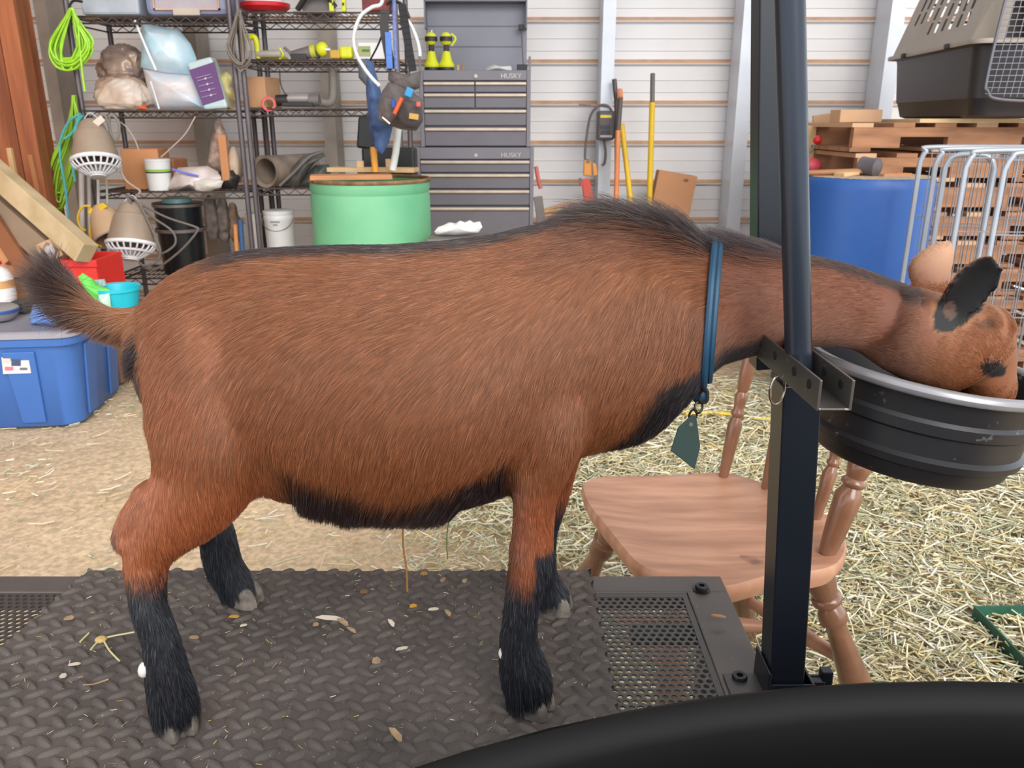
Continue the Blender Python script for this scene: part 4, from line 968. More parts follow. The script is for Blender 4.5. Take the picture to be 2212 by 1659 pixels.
MB().span(c0.x-.10, c0.x+.10, Yq+.02, Yq+.14, zB[0]+.006, zB[0]+.014).build('foot_plate', M('saw_plate', (150, 142, 136), .35, .6), t, bevel=.002)
MB().tube(smoothpath([c0+Vector(q) for q in ((-.09, -.03, -.02), (-.03, -.05, .04), (.05, -.05, .05), (.10, -.03, -.01))]), .014, 10).build('handle', mdark, t, smooth=True)
for i, x in enumerate((718, 740)):
    t = thing('hand_tool', W(x, 26, Yq+.05), ('yellow bodied hand tool right of the circular saw', 'upright yellow spirit level on the top shelf')[i], 'tool')
    xa, xb, za, zb_ = Rc(x-(3 if i else 8), -14, x+(6 if i else 2), 26, Yq+.05); MB().span(xa, xb, Yq+.05, Yq+.08, za, zb_).build('body', myel, t, bevel=.004)
    xa, xb, za, zb_ = Rc(x-1, 6, x+3, 12, Yq+.045); MB().span(xa, xb, Yq+.046, Yq+.05, za, zb_).build('vial', mdark, t)
boxr('red_case', (781, -30, 843, 24), Yq+.05, .15, M('case_red', (150, 40, 46), .5, scale=10, rgb2=(60, 36, 40)), 'red and black case at the right end of the top shelf', 'case')
# second shelf 130
def drill(name, c, L_, hh, matb, lab, flip=1, mat2=None, rot=0):
    t = thing(name, c, lab, 'power tool'); R = roty(rot)
    b1 = MB(); b1.cyl(c+R @ Vector((-L_*.5*flip, 0, hh)), c+R @ Vector((L_*.25*flip, 0, hh)), hh*.32, hh*.30, 16); b1.build('motor_body', matb, t, smooth=35)
    MB().cyl(c+R @ Vector((L_*.25*flip, 0, hh)), c+R @ Vector((L_*.5*flip, 0, hh)), hh*.22, hh*.12, 14).build('chuck', mat2 or mdark, t, smooth=35)
    MB().bar(c+R @ Vector((-L_*.2*flip, 0, hh*.9)), c+R @ Vector((-L_*.28*flip, 0, hh*.25)), hh*.32, hh*.36).build('grip', mdark, t, bevel=.004)
    MB().box(c+R @ Vector((-L_*.26*flip, 0, hh*.13)), (L_*.42, hh*.5, hh*.26)).build('battery', myel if matb != myel else mdark, t, bevel=.004)
    return t
zq = zB[1]+.004
t = thing('caulk_gun', W(548, 128, Yq), 'bright yellow caulk gun standing at the left of the middle shelf', 'tool')
MB().tube(smoothpath([W(x, y, Yq+.03) for x, y in ((534, 84), (548, 80), (554, 92), (556, 110), (558, 127))]), .014, 10).build('handle', myel, t, smooth=True)
MB().tube([W(556, 118, Yq+.03), W(608, 117, Yq+.03)], .018, 12).build('barrel', M('gun_barrel', (186, 176, 160), .4), t, smooth=True)
MB().tube([W(604, 104, Yq+.03), W(612, 118, Yq+.03), W(604, 128, Yq+.03)], .005, 8).build('trigger', myel, t, smooth=True)
boxr('yellow_tray', (560, 120, 612, 128), Yq+.06, .1, myel, 'flat yellow tray behind the caulk gun', 'tray')
puttube('grey_bracket', [(614, 103), (624, 112), (632, 124), (640, 127)], Yq+.05, .007, mgrey, label='bent dark bracket between the caulk gun and the grey drill', cat='bracket')
t = thing('grey_drill', W(655, 128, Yq+.05), 'grey and yellow cordless drill lying on the middle shelf', 'power tool')
MB().cyl(W(630, 120, Yq+.06), W(676, 112, Yq+.06), .020, .032, 16).build('motor_body', mgrey, t, smooth=35)
MB().cyl(W(672, 112, Yq+.06), W(682, 110, Yq+.06), .034, .034, 16).build('collar_ring', M('olive', (196, 196, 70), .4), t, smooth=35)
MB().box(W(648, 124, Yq+.06), (.08, .06, .03)).build('battery', mdark, t, bevel=.004)
t = thing('yellow_drill', W(700, 128, Yq+.05), 'yellow and black drill with a pale chuck beside the grey drill', 'power tool')
MB().ell(W(696, 107, Yq+.06), (.032, .03, .036)).build('motor_body', myel, t, smooth=True)
MB().cyl(W(700, 108, Yq+.05), W(714, 108, Yq+.05), .014, .010, 12).build('chuck', M('chuck_pale', (206, 200, 206), .3, .4), t, smooth=35)
MB().bar(W(690, 112, Yq+.06), W(682, 126, Yq+.06), .03, .03).build('grip', mdark, t, bevel=.004)
t = thing('battery_charger', W(735, 128, Yq+.05), 'yellow battery tool at the right of the middle shelf', 'power tool')
xa, xb, za, zb_ = Rc(733, 100, 760, 127, Yq+.03); MB().span(xa, xb, Yq+.03, Yq+.1, za, zb_).build('body', myel, t, bevel=.012)
xa, xb, za, zb_ = Rc(712, 108, 734, 127, Yq+.03); MB().span(xa, xb, Yq+.03, Yq+.09, za, zb_).build('base', M('amber', (206, 166, 60), .5), t, bevel=.006)
t = thing('carton', W(805, 128, Yq+.05), 'white and olive carton at the right end of the middle shelf', 'box')
xa, xb, za, zb_ = Rc(774, 92, 838, 128, Yq+.05); MB().span(xa, xb, Yq+.05, Yq+.2, za, zb_).build('carton_body', mwhite_, t, bevel=.003)
xa, xb, za, zb_ = Rc(774, 100, 800, 122, Yq+.045); MB().span(xa, xb, Yq+.046, Yq+.05, za, zb_).build('olive_panel', M('olive2', (170, 170, 110), .5), t)
xa, xb, za, zb_ = Rc(782, 107, 798, 112, Yq+.043); MB().span(xa, xb, Yq+.044, Yq+.046, za, zb_).build('print_line', M('green_print', (70, 120, 70), .5), t)
# shelf 235
t = thing('cardboard_box', W(560, 234, Yq), 'plain square cardboard box on the right shelving unit', 'box')
x0, x1, z0, z1 = Rc(528, 166, 582, 233, Yq+.02)
MB().box(((x0+x1)/2, Yq+.11, (z0+z1)/2), (x1-x0, .16, z1-z0), rotz(-.22)).build('carton_body', mcard, t, bevel=.003)
MB().box(((x0+x1)/2, Yq+.11, z1), ((x1-x0)*.96, .02, .003), rotz(-.22)).build('tape', M('tape', (214, 170, 128), .4), t)
t = thing('tape_roll', W(580, 234, Yq), 'red roll of tape at the front of the shelf by the cardboard box', 'tape')
c0 = W(580, 225, Yq-.02)
MB().lathe([(.028, -.012), (.036, -.012), (.036, .012), (.028, .012), (.028, -.012)], c0, rotx(PI/2) @ roty(.35), 28).build('tape_ring', M('tape_red', (214, 60, 74), .4), t, smooth=35)
MB().lathe([(.024, -.011), (.028, -.011), (.028, .011), (.024, .011), (.024, -.011)], c0, rotx(PI/2) @ roty(.35), 28).build('core', mcard, t, smooth=35)
t = thing('sanding_machine', W(640, 232, Yq), 'long grey power tool lying beside the tape roll', 'power tool')
MB().tube([W(598, 218, Yq+.05), W(622, 216, Yq+.05)], .028, 14).build('tail_cap', mdark, t, smooth=35); MB().tube([W(622, 213, Yq+.05), W(668, 213, Yq+.05)], .022, 14).build('motor_body', M('grey_pale', (170, 162, 160), .35, .2), t, smooth=35)
MB().tube([W(668, 216, Yq+.05), W(690, 216, Yq+.05)], .030, 14).build('head', mgrey, t, smooth=35); MB().box(W(645, 226, Yq+.05), (.16, .06, .02)).build('skid', mdark, t, bevel=.004)
puttube('drain_elbow', [(696, 222), (712, 222), (719, 205), (719, 150)], Yq+.2, .022, M('pipe_grey', (146, 138, 130), .5), label='grey drain pipe elbow standing at the back of the shelf', cat='pipe')
puttube('power_cord', [(604, 150), (606, 180), (614, 200), (622, 208)], Yq+.03, .003, mdark, label='thin dark cord hanging down onto the grey power tool', cat='cord')
# shelf 408
t = thing('drain_pipe', W(570, 405, Yq), 'wide corrugated pipe length with a black mouth on the third shelf', 'pipe')
c0 = W(571, 371, Yq-.02); R = rotz(-.42) @ rotx(-PI/2); r = 34*pxm(571, 371, Yq)
MB().lathe([(r*.80, .38), (r*.80, .01), (r, 0), (r, .012), (r*.95, .02)]+[(r*(.97 if k % 2 else .93), .03+.02*k) for k in range(18)]+[(r*.8, .39)], c0, R, 36).build('pipe_wall', M('pipe_dusty', (150, 132, 118), .6, scale=12, var=.2), t, smooth=35)
MB().lathe([(.001, .30), (r*.80, .30)], c0, R, 36).build('mouth_disc', M('pit_black', (8, 8, 8), .9), t)  # near-black disc set inside the pipe, makes the mouth black
for i, (pl_, c_, lb) in enumerate(((((606, 404), (618, 370), (650, 336), (690, 326), (698, 338), (676, 352), (660, 372), (640, 404)), (104, 100, 96), 'grey folded tarp piled beside the pipe'), (((630, 408), (650, 384), (676, 358), (706, 356), (712, 384), (700, 408)), (76, 82, 78), 'dark green-grey tarp at the front of the third shelf'), (((600, 408), (604, 376), (620, 360), (634, 376), (620, 408)), (60, 56, 54), 'dark rubber sheet wedged behind the wide pipe'))):
    pillow('folded_tarp', pl_, Yq+.02+.03*i, .1, M('tarp%d' % i, c_, .5, scale=20, var=.25, bump=.5, bscale=18), lb, 'tarp', i)
puttube('curved_strap', [(604, 402), (636, 372), (668, 340), (698, 328)], Yq+.0, .008, mgrey, label='grey curved strap lying over the tarps', cat='strap')
# two dark posts seen behind the shelves
for i, x in enumerate((552, 576)):
    p = W(x, 300, SY+.36); MB().cyl((p.x, SY+.36, 0), (p.x, SY+.36, 1.25), .013, n=12).build('tool_pole', M('pole_dark', (72, 62, 60), .5), smooth=True, label=('dark pole behind the wide pipe, left of two', 'dark pole behind the wide pipe, right of two')[i], cat='pole')
# under the right unit
def bucket(name, cx, y0, y1, wpx, Y, mat, lab, handle=True, text=False):
    r = wpx/2*pxm(cx, (y0+y1)/2, Y); b = W(cx, y1, Y); tp = W(cx, y0, Y); h = tp.z-b.z; t = thing(name, (b.x, Y, b.z), lab, 'bucket')
    MB().lathe([(.001, 0), (r*.9, 0), (r*.97, h*.8), (r, h*.82), (r, h*.9), (r*.98, h*.91), (r*1.02, h*.96), (r*1.02, h), (r*.85, h+.004), (.001, h+.004)], (b.x, Y, b.z), n=32).build('bucket_body', mat, t, smooth=35)
    if handle: MB().tube([(b.x+r*1.03*math.cos(a), Y-r*.25-abs(math.sin(a))*r*.7, b.z+h*.86-.25*h*math.sin(a)) for a in [PI*k/16 for k in range(17)]], .002, 6).build('handle', mgrey, t, smooth=True)
    return t, r, h, b
t, r, h, b = bucket('paint_bucket', 610, 455, 560, 64, SF+.14, mwhite_, 'white lidded bucket with small grey print under the shelves')
for q, ww in ((.80, .30), (.74, .14)):
    for k in range(1): MB().box((b.x, SF+.14-r*.985, b.z+h*q), (r*2*ww, .002, h*.03)).build('print_line', M('print_grey', (150, 150, 158), .5), t)
bucket('paint_bucket', 556, 462, 560, 34, SF+.2, M('cream_plastic', (222, 214, 204), .5), 'narrow cream bucket right behind the shelf post', False)

# ---------------------------------------------------------------- green drum and what stands in it
GY = 3.85
c0 = W(799, 386, GY); r = 129*pxm(799, 386, GY); mgd = M('drum_green', (118, 184, 140), .55, var=.06, scale=3, rgb2=(98, 170, 126), spots=((176, 140, 110), 7, .66)); mrust = M('rust', (150, 112, 78), .7, scale=20, var=.3)
t = thing('green_drum', (c0.x, GY, 0), 'pale green steel drum with a rusty rim behind the goat', 'drum'); zt = c0.z
MB().lathe([(r-.02, .05), (r-.012, zt-.012), (r-.004, zt-.012), (r-.001, zt-.04), (r-.008, zt-.06), (r-.002, zt-.08), (r-.002, zt*.66), (r+.006, zt*.655), (r-.002, zt*.64), (r-.002, zt*.36), (r+.006, zt*.355), (r-.002, zt*.34), (r-.004, .0), (.001, 0)], (c0.x, GY, 0), n=64).build('drum_wall', mgd, t, smooth=35)
MB().lathe([(r+.006*math.cos(a)-.002, zt-.004+.009*math.sin(a)) for a in [2*PI*k/10 for k in range(11)]], (c0.x, GY, 0), n=64).build('rim', mrust, t, smooth=True)
for i, (dx, dy, a, w_, L_, mt, lb) in enumerate(((-.07, -.08, .2, .13, .36, mcard2, 'flat orange-brown board lying across the drum rim, left'), (.0, .10, -.15, .10, .42, mwood2, 'pale board lying across the drum rim, behind'))):
    MB().box((c0.x+dx, GY+dy, zt+.012+.022*i), (L_, w_, .02), rotz(a)).build('drum_board', mt, bevel=.002, label=lb, cat='board')
MB().tube([W(848, 368, GY-.02), W(855, 330, GY-.02), W(862, 260, GY-.02)], .016, 12).build('white_tube', M('tube_white', (244, 246, 240), .4), smooth=True, label='white plastic tube rising from the green drum', cat='tube')
MB().tube([W(811, 372, GY), W(806, 318, GY)], .015, 12).build('wooden_handle', M('handle_orange', (236, 162, 62), .5), smooth=True, label='orange wooden handle sticking out of the green drum', cat='handle')  # only the handle is built, not the rest of the tool
for i, (x, y0, y1, wd) in enumerate(((778, 348, 372, 14), (838, 344, 372, 10))):
    xa, xb, za, zb_ = Rc(x-wd/2, y0, x+wd/2, y1, GY+.1); MB().span(xa, xb, GY+.1, GY+.12, za-.02, zb_).build('wooden_stake', mwood2, bevel=.002, label=('short wooden stake in the drum, left', 'short wooden stake in the drum, right')[i], cat='stake')
t = thing('black_boot_case', W(830, 372, 4.25), 'black tool case standing behind the green drum', 'case')
xa, xb, za, zb_ = Rc(782, 320, 896, 400, 4.14); MB().span(xa, xb, 4.14, 4.28, za, zb_).build('case_body', M('case_black', (24, 22, 24), .4), t, bevel=.012)
xa, xb, za, zb_ = Rc(774, 254, 812, 322, 4.2); MB().box(((xa+xb)/2, 4.21, (za+zb_)/2), (xb-xa, .08, zb_-za), roty(.12)).build('lid', M('case_black', (24, 22, 24), .4), t, bevel=.01)

# ---------------------------------------------------------------- hanging things in front of the shelves
HYd = 3.6
mhook = M('hook_iron', (52, 46, 46), .5, .4)
def jit(p, s): return (p[0]+rnd.uniform(-s, s), p[1]+rnd.uniform(-s, s))
def coil(name, top, bottom, wpx, Y, n_, r, mat, lab, cat='cord', tail=None, skew=0, seed=0, dy=.03, parent=None):
    R = random.Random(seed); mb = MB()
    for i in range(n_):
        wl = wpx*R.uniform(.25, 1)/2; wr_ = wpx*R.uniform(.2, 1)/2; by = bottom[1]-R.uniform(0, .22)*(bottom[1]-top[1]); y_ = Y+R.uniform(-dy, dy)
        H = by-top[1]; pts = [(top[0]+R.uniform(-4, 4), top[1]), (top[0]-wl*.55, top[1]+H*.35), (top[0]-wl+skew, top[1]+H*.68), (bottom[0]-wl*.55, top[1]+H*.93), (bottom[0], by), (bottom[0]+wr_*.6, top[1]+H*.93), (top[0]+wr_+skew, top[1]+H*.66), (top[0]+wr_*.5, top[1]+H*.33), (top[0]+R.uniform(-4, 4), top[1])]
        mb.tube(smoothpath([W(x, y, y_) for x, y in pts], 5), r, 6)
    if tail: mb.tube(smoothpath([W(x, y, Y-.03) for x, y in tail], 5), r*1.1, 6)
    return mb.build(name, mat, parent, smooth=True, label=lab, cat=cat)
YA = SY-.06
coil('extension_cord', (154, 18), (146, 156), 98, YA, 22, .0048, mlime, 'bright lime green cord coil hanging from the top of the left shelf post', tail=[(168, 40), (172, 100), (178, 160), (183, 198)])
MB().tube(smoothpath([W(x, y, YA) for x, y in ((178, 4), (160, 2), (152, 10), (150, 22), (160, 26))]), .006, 8).build('coil_hook', mhook, smooth=True, label='dark hook carrying the bright lime cord coil', cat='hook')
coil('extension_cord', (160, 206), (128, 460), 64, YA+.02, 13, .0048, M('lime_dull', (160, 206, 54), .5, var=.2), 'long yellow-green cord coil hanging low behind the teal rope', skew=-18, seed=4)
mb = MB()
for i, pts in enumerate(([(174, 246), (150, 262), (132, 300), (130, 340), (140, 400), (146, 455), (150, 492)], [(176, 248), (172, 280), (164, 320), (156, 350), (162, 392)], [(172, 248), (158, 285), (140, 300)], [(178, 250), (166, 268), (160, 300)])):
    mb.tube(smoothpath([W(x, y, YA-.05-.008*i) for x, y in pts]), .0062, 8)
mb.build('teal_rope', mteal, smooth=True, label='teal rope hanging in loops from the left shelf post', cat='rope')
coil('grey_extension_cord', (516, 22), (520, 158), 56, YA, 13, .0042, mgcord, 'grey-brown cord coil hanging from the middle shelf post', seed=9)
# heat lamps
mlamp = M('lamp_taupe', (164, 144, 126), .4, .1, var=.08, scale=8); mguard = M('guard_white', (238, 236, 240), .4)
def heat_lamp(top, bot, wpx, Y, lab, yaw=0):
    a, b = W(*top, Y), W(*bot, Y); ax = (b-a); L_ = ax.length; ax.normalize(); r = wpx/2*pxm(*bot, Y)
    ax = (ax+Vector((0, -.35, 0))).normalized()
    z = ax; x = z.cross(Vector((0, 1, 0))).normalized(); y = z.cross(x); R = Matrix((x, y, z)).transposed()
    t = thing('heat_lamp', a, lab, 'heat lamp')
    MB().lathe([(.001, 0), (r*.35, 0), (r*.48, L_*.06), (r*.62, L_*.25), (r*.66, L_*.3), (r*.72, L_*.32), (r*.80, L_*.5), (r*.93, L_*.8), (r*.98, L_), (r*.9, L_), (r*.6, L_*.35), (.001, L_*.3)], a, R, 36).build('housing', mlamp, t, smooth=35)
    g = MB(); D = L_; g.lathe([(r*.9, D-.008), (r*1.05, D-.006), (r*1.06, D+.008), (r*1.0, D+.012), (r*.9, D+.008), (r*.9, D-.008)], a, R, 36)
    prof = lambda q: (r*(1.0-.62*q**1.5), D+.008+r*.55*q)
    for k in range(22):
        th = 2*PI*k/22; pts = []
        for j in range(5):
            rr, zz = prof(j/4); pts.append(a+R @ Vector((rr*math.cos(th), rr*math.sin(th), zz)))
        g.tube(pts, .0042, 6)
    for q in (.5, 1.0):
        rr, zz = prof(q); g.tube([a+R @ Vector((rr*math.cos(2*PI*k/32), rr*math.sin(2*PI*k/32), zz)) for k in range(32)], .006, 6, closed=True)
    rr, zz = prof(1.0); g.lathe([(rr, zz), (rr*.9, zz+.012), (.001, zz+.014)], a, R, 24)
    g.build('guard', mguard, t, smooth=True)
    bl = MB(); bl.lathe([(.001, L_*.35), (r*.3, L_*.42), (r*.52, L_*.8), (r*.45, L_*.93), (.001, L_*.97)], a, R, 20); bl.build('bulb', M('bulb_red', (70, 30, 26), .2), t, smooth=True)
    MB().tube([a+R @ Vector((0, 0, .01)), a-ax*.025], .009, 10).build('cord_grip', mdark, t, smooth=True)
    lp_ = MB(); lp_.tube(smoothpath([a+R @ Vector(q) for q in ((-r*.45, 0, .01), (0, 0, -.04), (r*.45, 0, .01))]), .002, 6); lp_.build('hanging_loop', mguard, t, smooth=True)
    return t
LY = YA-.22
tA = heat_lamp((196, 262), (223, 352), 96, LY, 'upper taupe heat lamp with a white cage hanging from the left shelf post')
MB().box(W(214, 262, LY-.05), (.05, .004, .03), roty(-.6)).build('warning_sticker', M('sticker', (226, 206, 196), .5), tA)
tB = heat_lamp((284, 440), (296, 528), 96, LY-.05, 'lower taupe heat lamp with a white cage hanging beside the black pot')
puttube('cord', [(284, 440), (276, 424), (300, 440), (330, 500), (346, 540), (338, 566), (312, 574), (300, 566)], LY-.1, .0055, M('cord_grey', (112, 104, 98), .5), tB)
puttube('cord', [(290, 436), (330, 470), (372, 500), (378, 528), (350, 548), (336, 540)], LY-.04, .0055, M('cord_grey', (112, 104, 98), .5), tB)
puttube('cord', [(300, 440), (360, 470), (420, 490), (426, 500), (396, 536), (360, 566), (330, 584), (306, 576)], LY-.02, .0055, M('cord_grey', (112, 104, 98), .5), tB)
puttube('cord', [(200, 258), (226, 250), (240, 290), (252, 305), (258, 270), (246, 252), (236, 256), (238, 290)], LY+.02, .0058, M('cord_grey2', (136, 132, 122), .5), tA)
puttube('thin_cord', [(256, 262), (272, 274), (290, 300), (300, 325)], LY+.05, .003, M('cord_pale', (170, 166, 156), .5), label='thin pale cord drooping right of the upper heat lamp', cat='cord')
puttube('thin_cord', [(422, 252), (400, 290), (370, 320), (348, 340)], LY+.1, .003, M('cord_pale2', (196, 186, 170), .5), label='straight pale string running down to the white tub', cat='cord')
puttube('lamp_cord', [(262, 372), (272, 390), (290, 404), (302, 412), (300, 420)], LY+.0, .0055, M('cord_tan', (176, 152, 132), .5), label='tan cord hanging below the upper heat lamp', cat='cord')
MB().tube(smoothpath([W(284, 444, LY-.05), W(286, 430, LY-.0), W(288, 420, LY+.12), W(288, 416, SY)]), .0035, 8).build('hanging_hook', mhook, tB, smooth=True)
MB().tube(smoothpath([W(196, 262, LY), W(188, 250, LY+.04), W(180, 240, LY+.12), W(178, 238, SY)]), .0035, 8).build('hanging_hook', mhook, tA, smooth=True)
# open reflector lamp with yellow cord
a, b = W(262, 448, LY-.02), W(228, 506, LY-.02); ax = (Vector((.45, -.3, -.85))).normalized(); x_ = ax.cross(Vector((0, 1, 0))).normalized(); y_ = ax.cross(x_); R = Matrix((x_, y_, ax)).transposed()
a = W(214, 446, LY-.02); t = thing('clamp_lamp', a, 'tan open reflector lamp hanging with a yellow cord loop', 'lamp'); r = 44*pxm(230, 490, LY)
MB().lathe([(.001, -.01), (r*.3, 0), (r*.62, .045), (r*.85, .11), (r, .17), (r*.97, .17), (r*.8, .11), (r*.55, .05), (.001, .02)], a, R, 36).build('reflector', M('reflector_tan', (204, 170, 136), .35, .1, var=.08), t, smooth=35)
MB().lathe([(r, .168), (r*1.03, .172), (r, .176), (r*.96, .172)], a, R, 36).build('rim', M('rim_bright', (220, 216, 210), .3, .6), t, smooth=True)
myc = M('yellow_cord', (236, 196, 54), .5, var=.1)
mb = MB()
for q in range(3): mb.tube(smoothpath([W(x+q*3, y+q*2, LY-.06-q*.01) for x, y in ((206, 452), (224, 442), (214, 446), (200, 470), (194, 500), (200, 520), (214, 530))]), .0055, 8)
mb.tube(smoothpath([W(x, y, LY-.03) for x, y in ((196, 446), (182, 446), (172, 456), (168, 476), (176, 494), (186, 498))]), .0055, 8)
mb.tube([W(194, 460, LY-.05), W(200, 452, LY-.05)], .012, 10)
mb.build('cord', myc, t, smooth=True)
# pale tubes leaning at the shelf corner
for i, (x0_, x1_, y0, y1, rr, cc_) in enumerate(((176, 178, 372, 600, .013, (206, 196, 190)), (192, 196, 380, 600, .010, (190, 180, 174)), (212, 214, 384, 560, .008, (226, 222, 214)), (230, 232, 390, 440, .006, (206, 210, 190)))):
    MB().tube([W(x0_, y0, YA-.05+.02*i), W(x1_, y1, YA-.05+.02*i)], rr, 12).build('pale_tube', M('tube%d' % i, cc_, .4), smooth=True, label=('thick pale tube standing below the upper heat lamp', 'second pale tube right of the thick one', 'thin white tube behind the yellow cord loop', 'short greenish tube under the white lamp cage')[i], cat='tube')
MB().tube(smoothpath([W(x, y, LY-.03) for x, y in ((214, 446), (206, 436), (206, 426), (212, 418), (214, 400), (216, 384))]), .005, 8).build('hanging_hook', mguard, t, smooth=True) if False else None

# hanging tool belt, hose, blue cloth
KY = 3.55
t = thing('hose_loop', W(836, 12, KY), 'white plastic hose loop hanging in front of the shelves', 'hose')
mb = MB(); mb.tube(smoothpath([W(x, y, KY) for x, y in ((828, -30), (824, 8), (804, 16), (780, 34), (767, 64), (764, 92), (772, 122), (790, 152), (806, 172), (820, 186))]), .0075, 10)
mb.build('hose', M('hose_white', (232, 232, 230), .35), t, smooth=True)
MB().tube(smoothpath([W(x, y, KY) for x, y in ((872, 34), (888, 56), (900, 84), (906, 108), (907, 122))]), .0075, 10).build('hose', M('hose_white', (232, 232, 230), .35), t, smooth=True)
MB().tube([W(850, -60, KY-.03), W(852, 60, KY-.03), W(856, 150, KY-.03)], .0075, 8).build('webbing_strap', M('strap_blue', (120, 136, 196), .6, scale=60, var=.2), smooth=True, label='blue and white rope strap holding up the tool belt', cat='strap')
for i, (pts, c_, wd, lb) in enumerate(((((832, 20), (830, 60), (838, 110), (846, 150)), (64, 62, 62), .018, 'dark grey strap left of the blue rope strap'), (((868, 10), (876, 60), (884, 110), (892, 154)), (34, 32, 34), .016, 'black strap right of the blue rope strap'), (((838, 70), (840, 110), (842, 148)), (88, 130, 206), .012, 'bright blue webbing beside the blue rope strap'))):
    P_ = smoothpath([W(x, y, KY-.01-.01*i) for x, y in pts], 4); mb = MB()
    for q in range(len(P_)-1): mb.bar(P_[q], P_[q+1]+(P_[q+1]-P_[q])*.04, wd*2, .005, (0, 1, 0))
    mb.build('webbing_strap', M('web%d' % i, c_, .7), label=lb, cat='strap')
t = thing('hook_rail', W(850, 4, KY), 'dark iron hook the straps hang from above the hose loop', 'hook')
MB().tube(smoothpath([W(x, y, KY) for x, y in ((834, 10), (850, 2), (872, 14), (884, 40))]), .007, 8).build('hook_bar', mhook, t, smooth=True)
MB().tube([W(850, 2, KY), W(850, -300, KY)], .005, 8).build('chain_rod', mhook, t, smooth=True)
t = thing('tool_belt', W(860, 150, KY), 'worn grey-brown tool belt pouch full of tools hanging by the tool chest', 'tool belt')
mbelt = M('belt_suede', (108, 98, 96), .7, scale=14, var=.2, bump=.4, bscale=40); mbelt2 = M('belt_dark', (78, 70, 70), .7, scale=14, var=.2)
def pouch(nm, poly, Y, dep, mat, par, seed=0):
    o = pillow(nm, poly, Y, dep, mat, None, None, seed); put(o, par); o.location = -Vector(par.location); return o
pouch('belt_pad', [(838, 148), (862, 158), (884, 160), (908, 152), (906, 190), (880, 200), (852, 186), (836, 172)], KY-.02, .05, mbelt, t, 1)
pouch('main_pouch', [(836, 176), (868, 186), (912, 214), (912, 262), (896, 284), (862, 280), (822, 266), (812, 232), (822, 196)], KY-.05, .09, mbelt, t, 2)
pouch('front_pocket', [(868, 214), (908, 222), (912, 262), (900, 280), (870, 276), (856, 250)], KY-.10, .05, mbelt2, t, 3)
pouch('side_pocket', [(826, 206), (846, 212), (856, 250), (838, 270), (816, 258), (816, 228)], KY-.09, .04, M('belt_brown', (96, 84, 80), .7), t, 4)
def putp(o, par): return o
MB().tube([W(868, 212, KY-.13), W(852, 246, KY-.13)], .0085, 10).build('screwdriver_handle', M('orange_h', (236, 96, 46), .4), t, smooth=True)
xa, xb, za, zb_ = Rc(876, 190, 892, 210, KY-.08); MB().box(((xa+xb)/2, KY-.08, (za+zb_)/2), (xb-xa, .02, zb_-za), roty(.4)).build('blue_tool', M('blue_tool', (56, 150, 206), .5), t, bevel=.003)
xa, xb, za, zb_ = Rc(846, 216, 854, 234, KY-.11); MB().box(((xa+xb)/2, KY-.11, (za+zb_)/2), (xb-xa, .012, zb_-za)).build('marker', M('blue_marker', (40, 80, 170), .5), t, bevel=.003)
xa, xb, za, zb_ = Rc(884, 246, 904, 258, KY-.125); MB().box(((xa+xb)/2, KY-.125, (za+zb_)/2), (xb-xa, .004, zb_-za), roty(.15)).build('sewn_badge', M('badge_tan', (206, 160, 80), .6), t)
MB().box(W(904, 226, KY-.12), (.018, .02, .02)).build('red_cap', M('redcap', (206, 96, 86), .5), t, bevel=.004)
MB().tube([W(826, 254, KY-.14), W(842, 268, KY-.14)], .004, 8).build('metal_clip', M('clip_bright', (206, 200, 196), .3, .7), t, smooth=True)
pillow('blue_cloth', [(786, 124), (800, 130), (812, 170), (830, 240), (848, 262), (836, 312), (822, 334), (806, 322), (794, 280), (786, 200)], KY+.08, .1, M('blue_cloth', (86, 112, 158), .7, scale=16, rgb2=(44, 62, 100), bump=.5, bscale=22), 'blue crumpled cloth hanging behind the tool belt', 'cloth', 5)
MB().tube(smoothpath([W(800, 130, KY+.12), W(820, 90, KY+.06), W(836, 40, KY), W(846, 6, KY)]), .004, 6).build('cloth_tie', mdark, smooth=True, label='dark tie running from the blue cloth up to the iron hook', cat='strap')
pillow('grey_cloth', [(770, 128), (790, 126), (800, 170), (792, 190), (772, 168)], KY+.1, .06, M('grey_cloth', (110, 116, 128), .7, var=.2), 'grey cloth scrap left of the blue cloth', 'cloth', 6)

# ---------------------------------------------------------------- tool chest
CY = 4.7
mch_ = M('chest_grey', (126, 122, 130), .45, .1, var=.05, scale=4); mch2 = M('chest_dark', (114, 110, 117), .45, .1, var=.06); mbarh = M('drawer_rail', (214, 196, 180), .35, .4, var=.08, scale=20)
def chest(name, rc, rows, lab, bottomz=None, split=0):
    x0, x1, z0, z1 = Rc(*rc, CY)
    if bottomz is not None: z0 = bottomz
    t = thing(name, ((x0+x1)/2, CY+.22, z0), lab, 'tool chest'); D_ = .44
    w_ = .022; c = MB(); c.span(x0, x0+w_, CY, CY+D_, z0, z1); c.span(x1-w_, x1, CY, CY+D_, z0, z1); c.span(x0+w_, x1-w_, CY+.03, CY+D_, z0, z1); c.span(x0+w_, x1-w_, CY, CY+.03, W(1000, rows[0][0]-2, CY).z, z1)
    c.build('carcass', mch_, t, bevel=.003)
    for (ya, yb) in rows:
        za, zb_ = W(1000, yb, CY).z, W(1000, ya, CY).z
        spans = [(x0+w_+.002, x1-w_-.002)] if not (split and (ya, yb) in rows[:split]) else [(x0+w_+.002, (x0+x1)/2-.003), ((x0+x1)/2+.003, x1-w_-.002)]
        for (a, b) in spans:
            d = MB().span(a, b, CY+.004, CY+.03, za+.002, zb_-.002).build('drawer', mch2, t, bevel=.002)
            MB().span(a, b, CY-.012, CY+.006, zb_-.020, zb_-.004).build('drawer_rail', mbarh, d, bevel=.004)
    return t, x0, x1, z0, z1
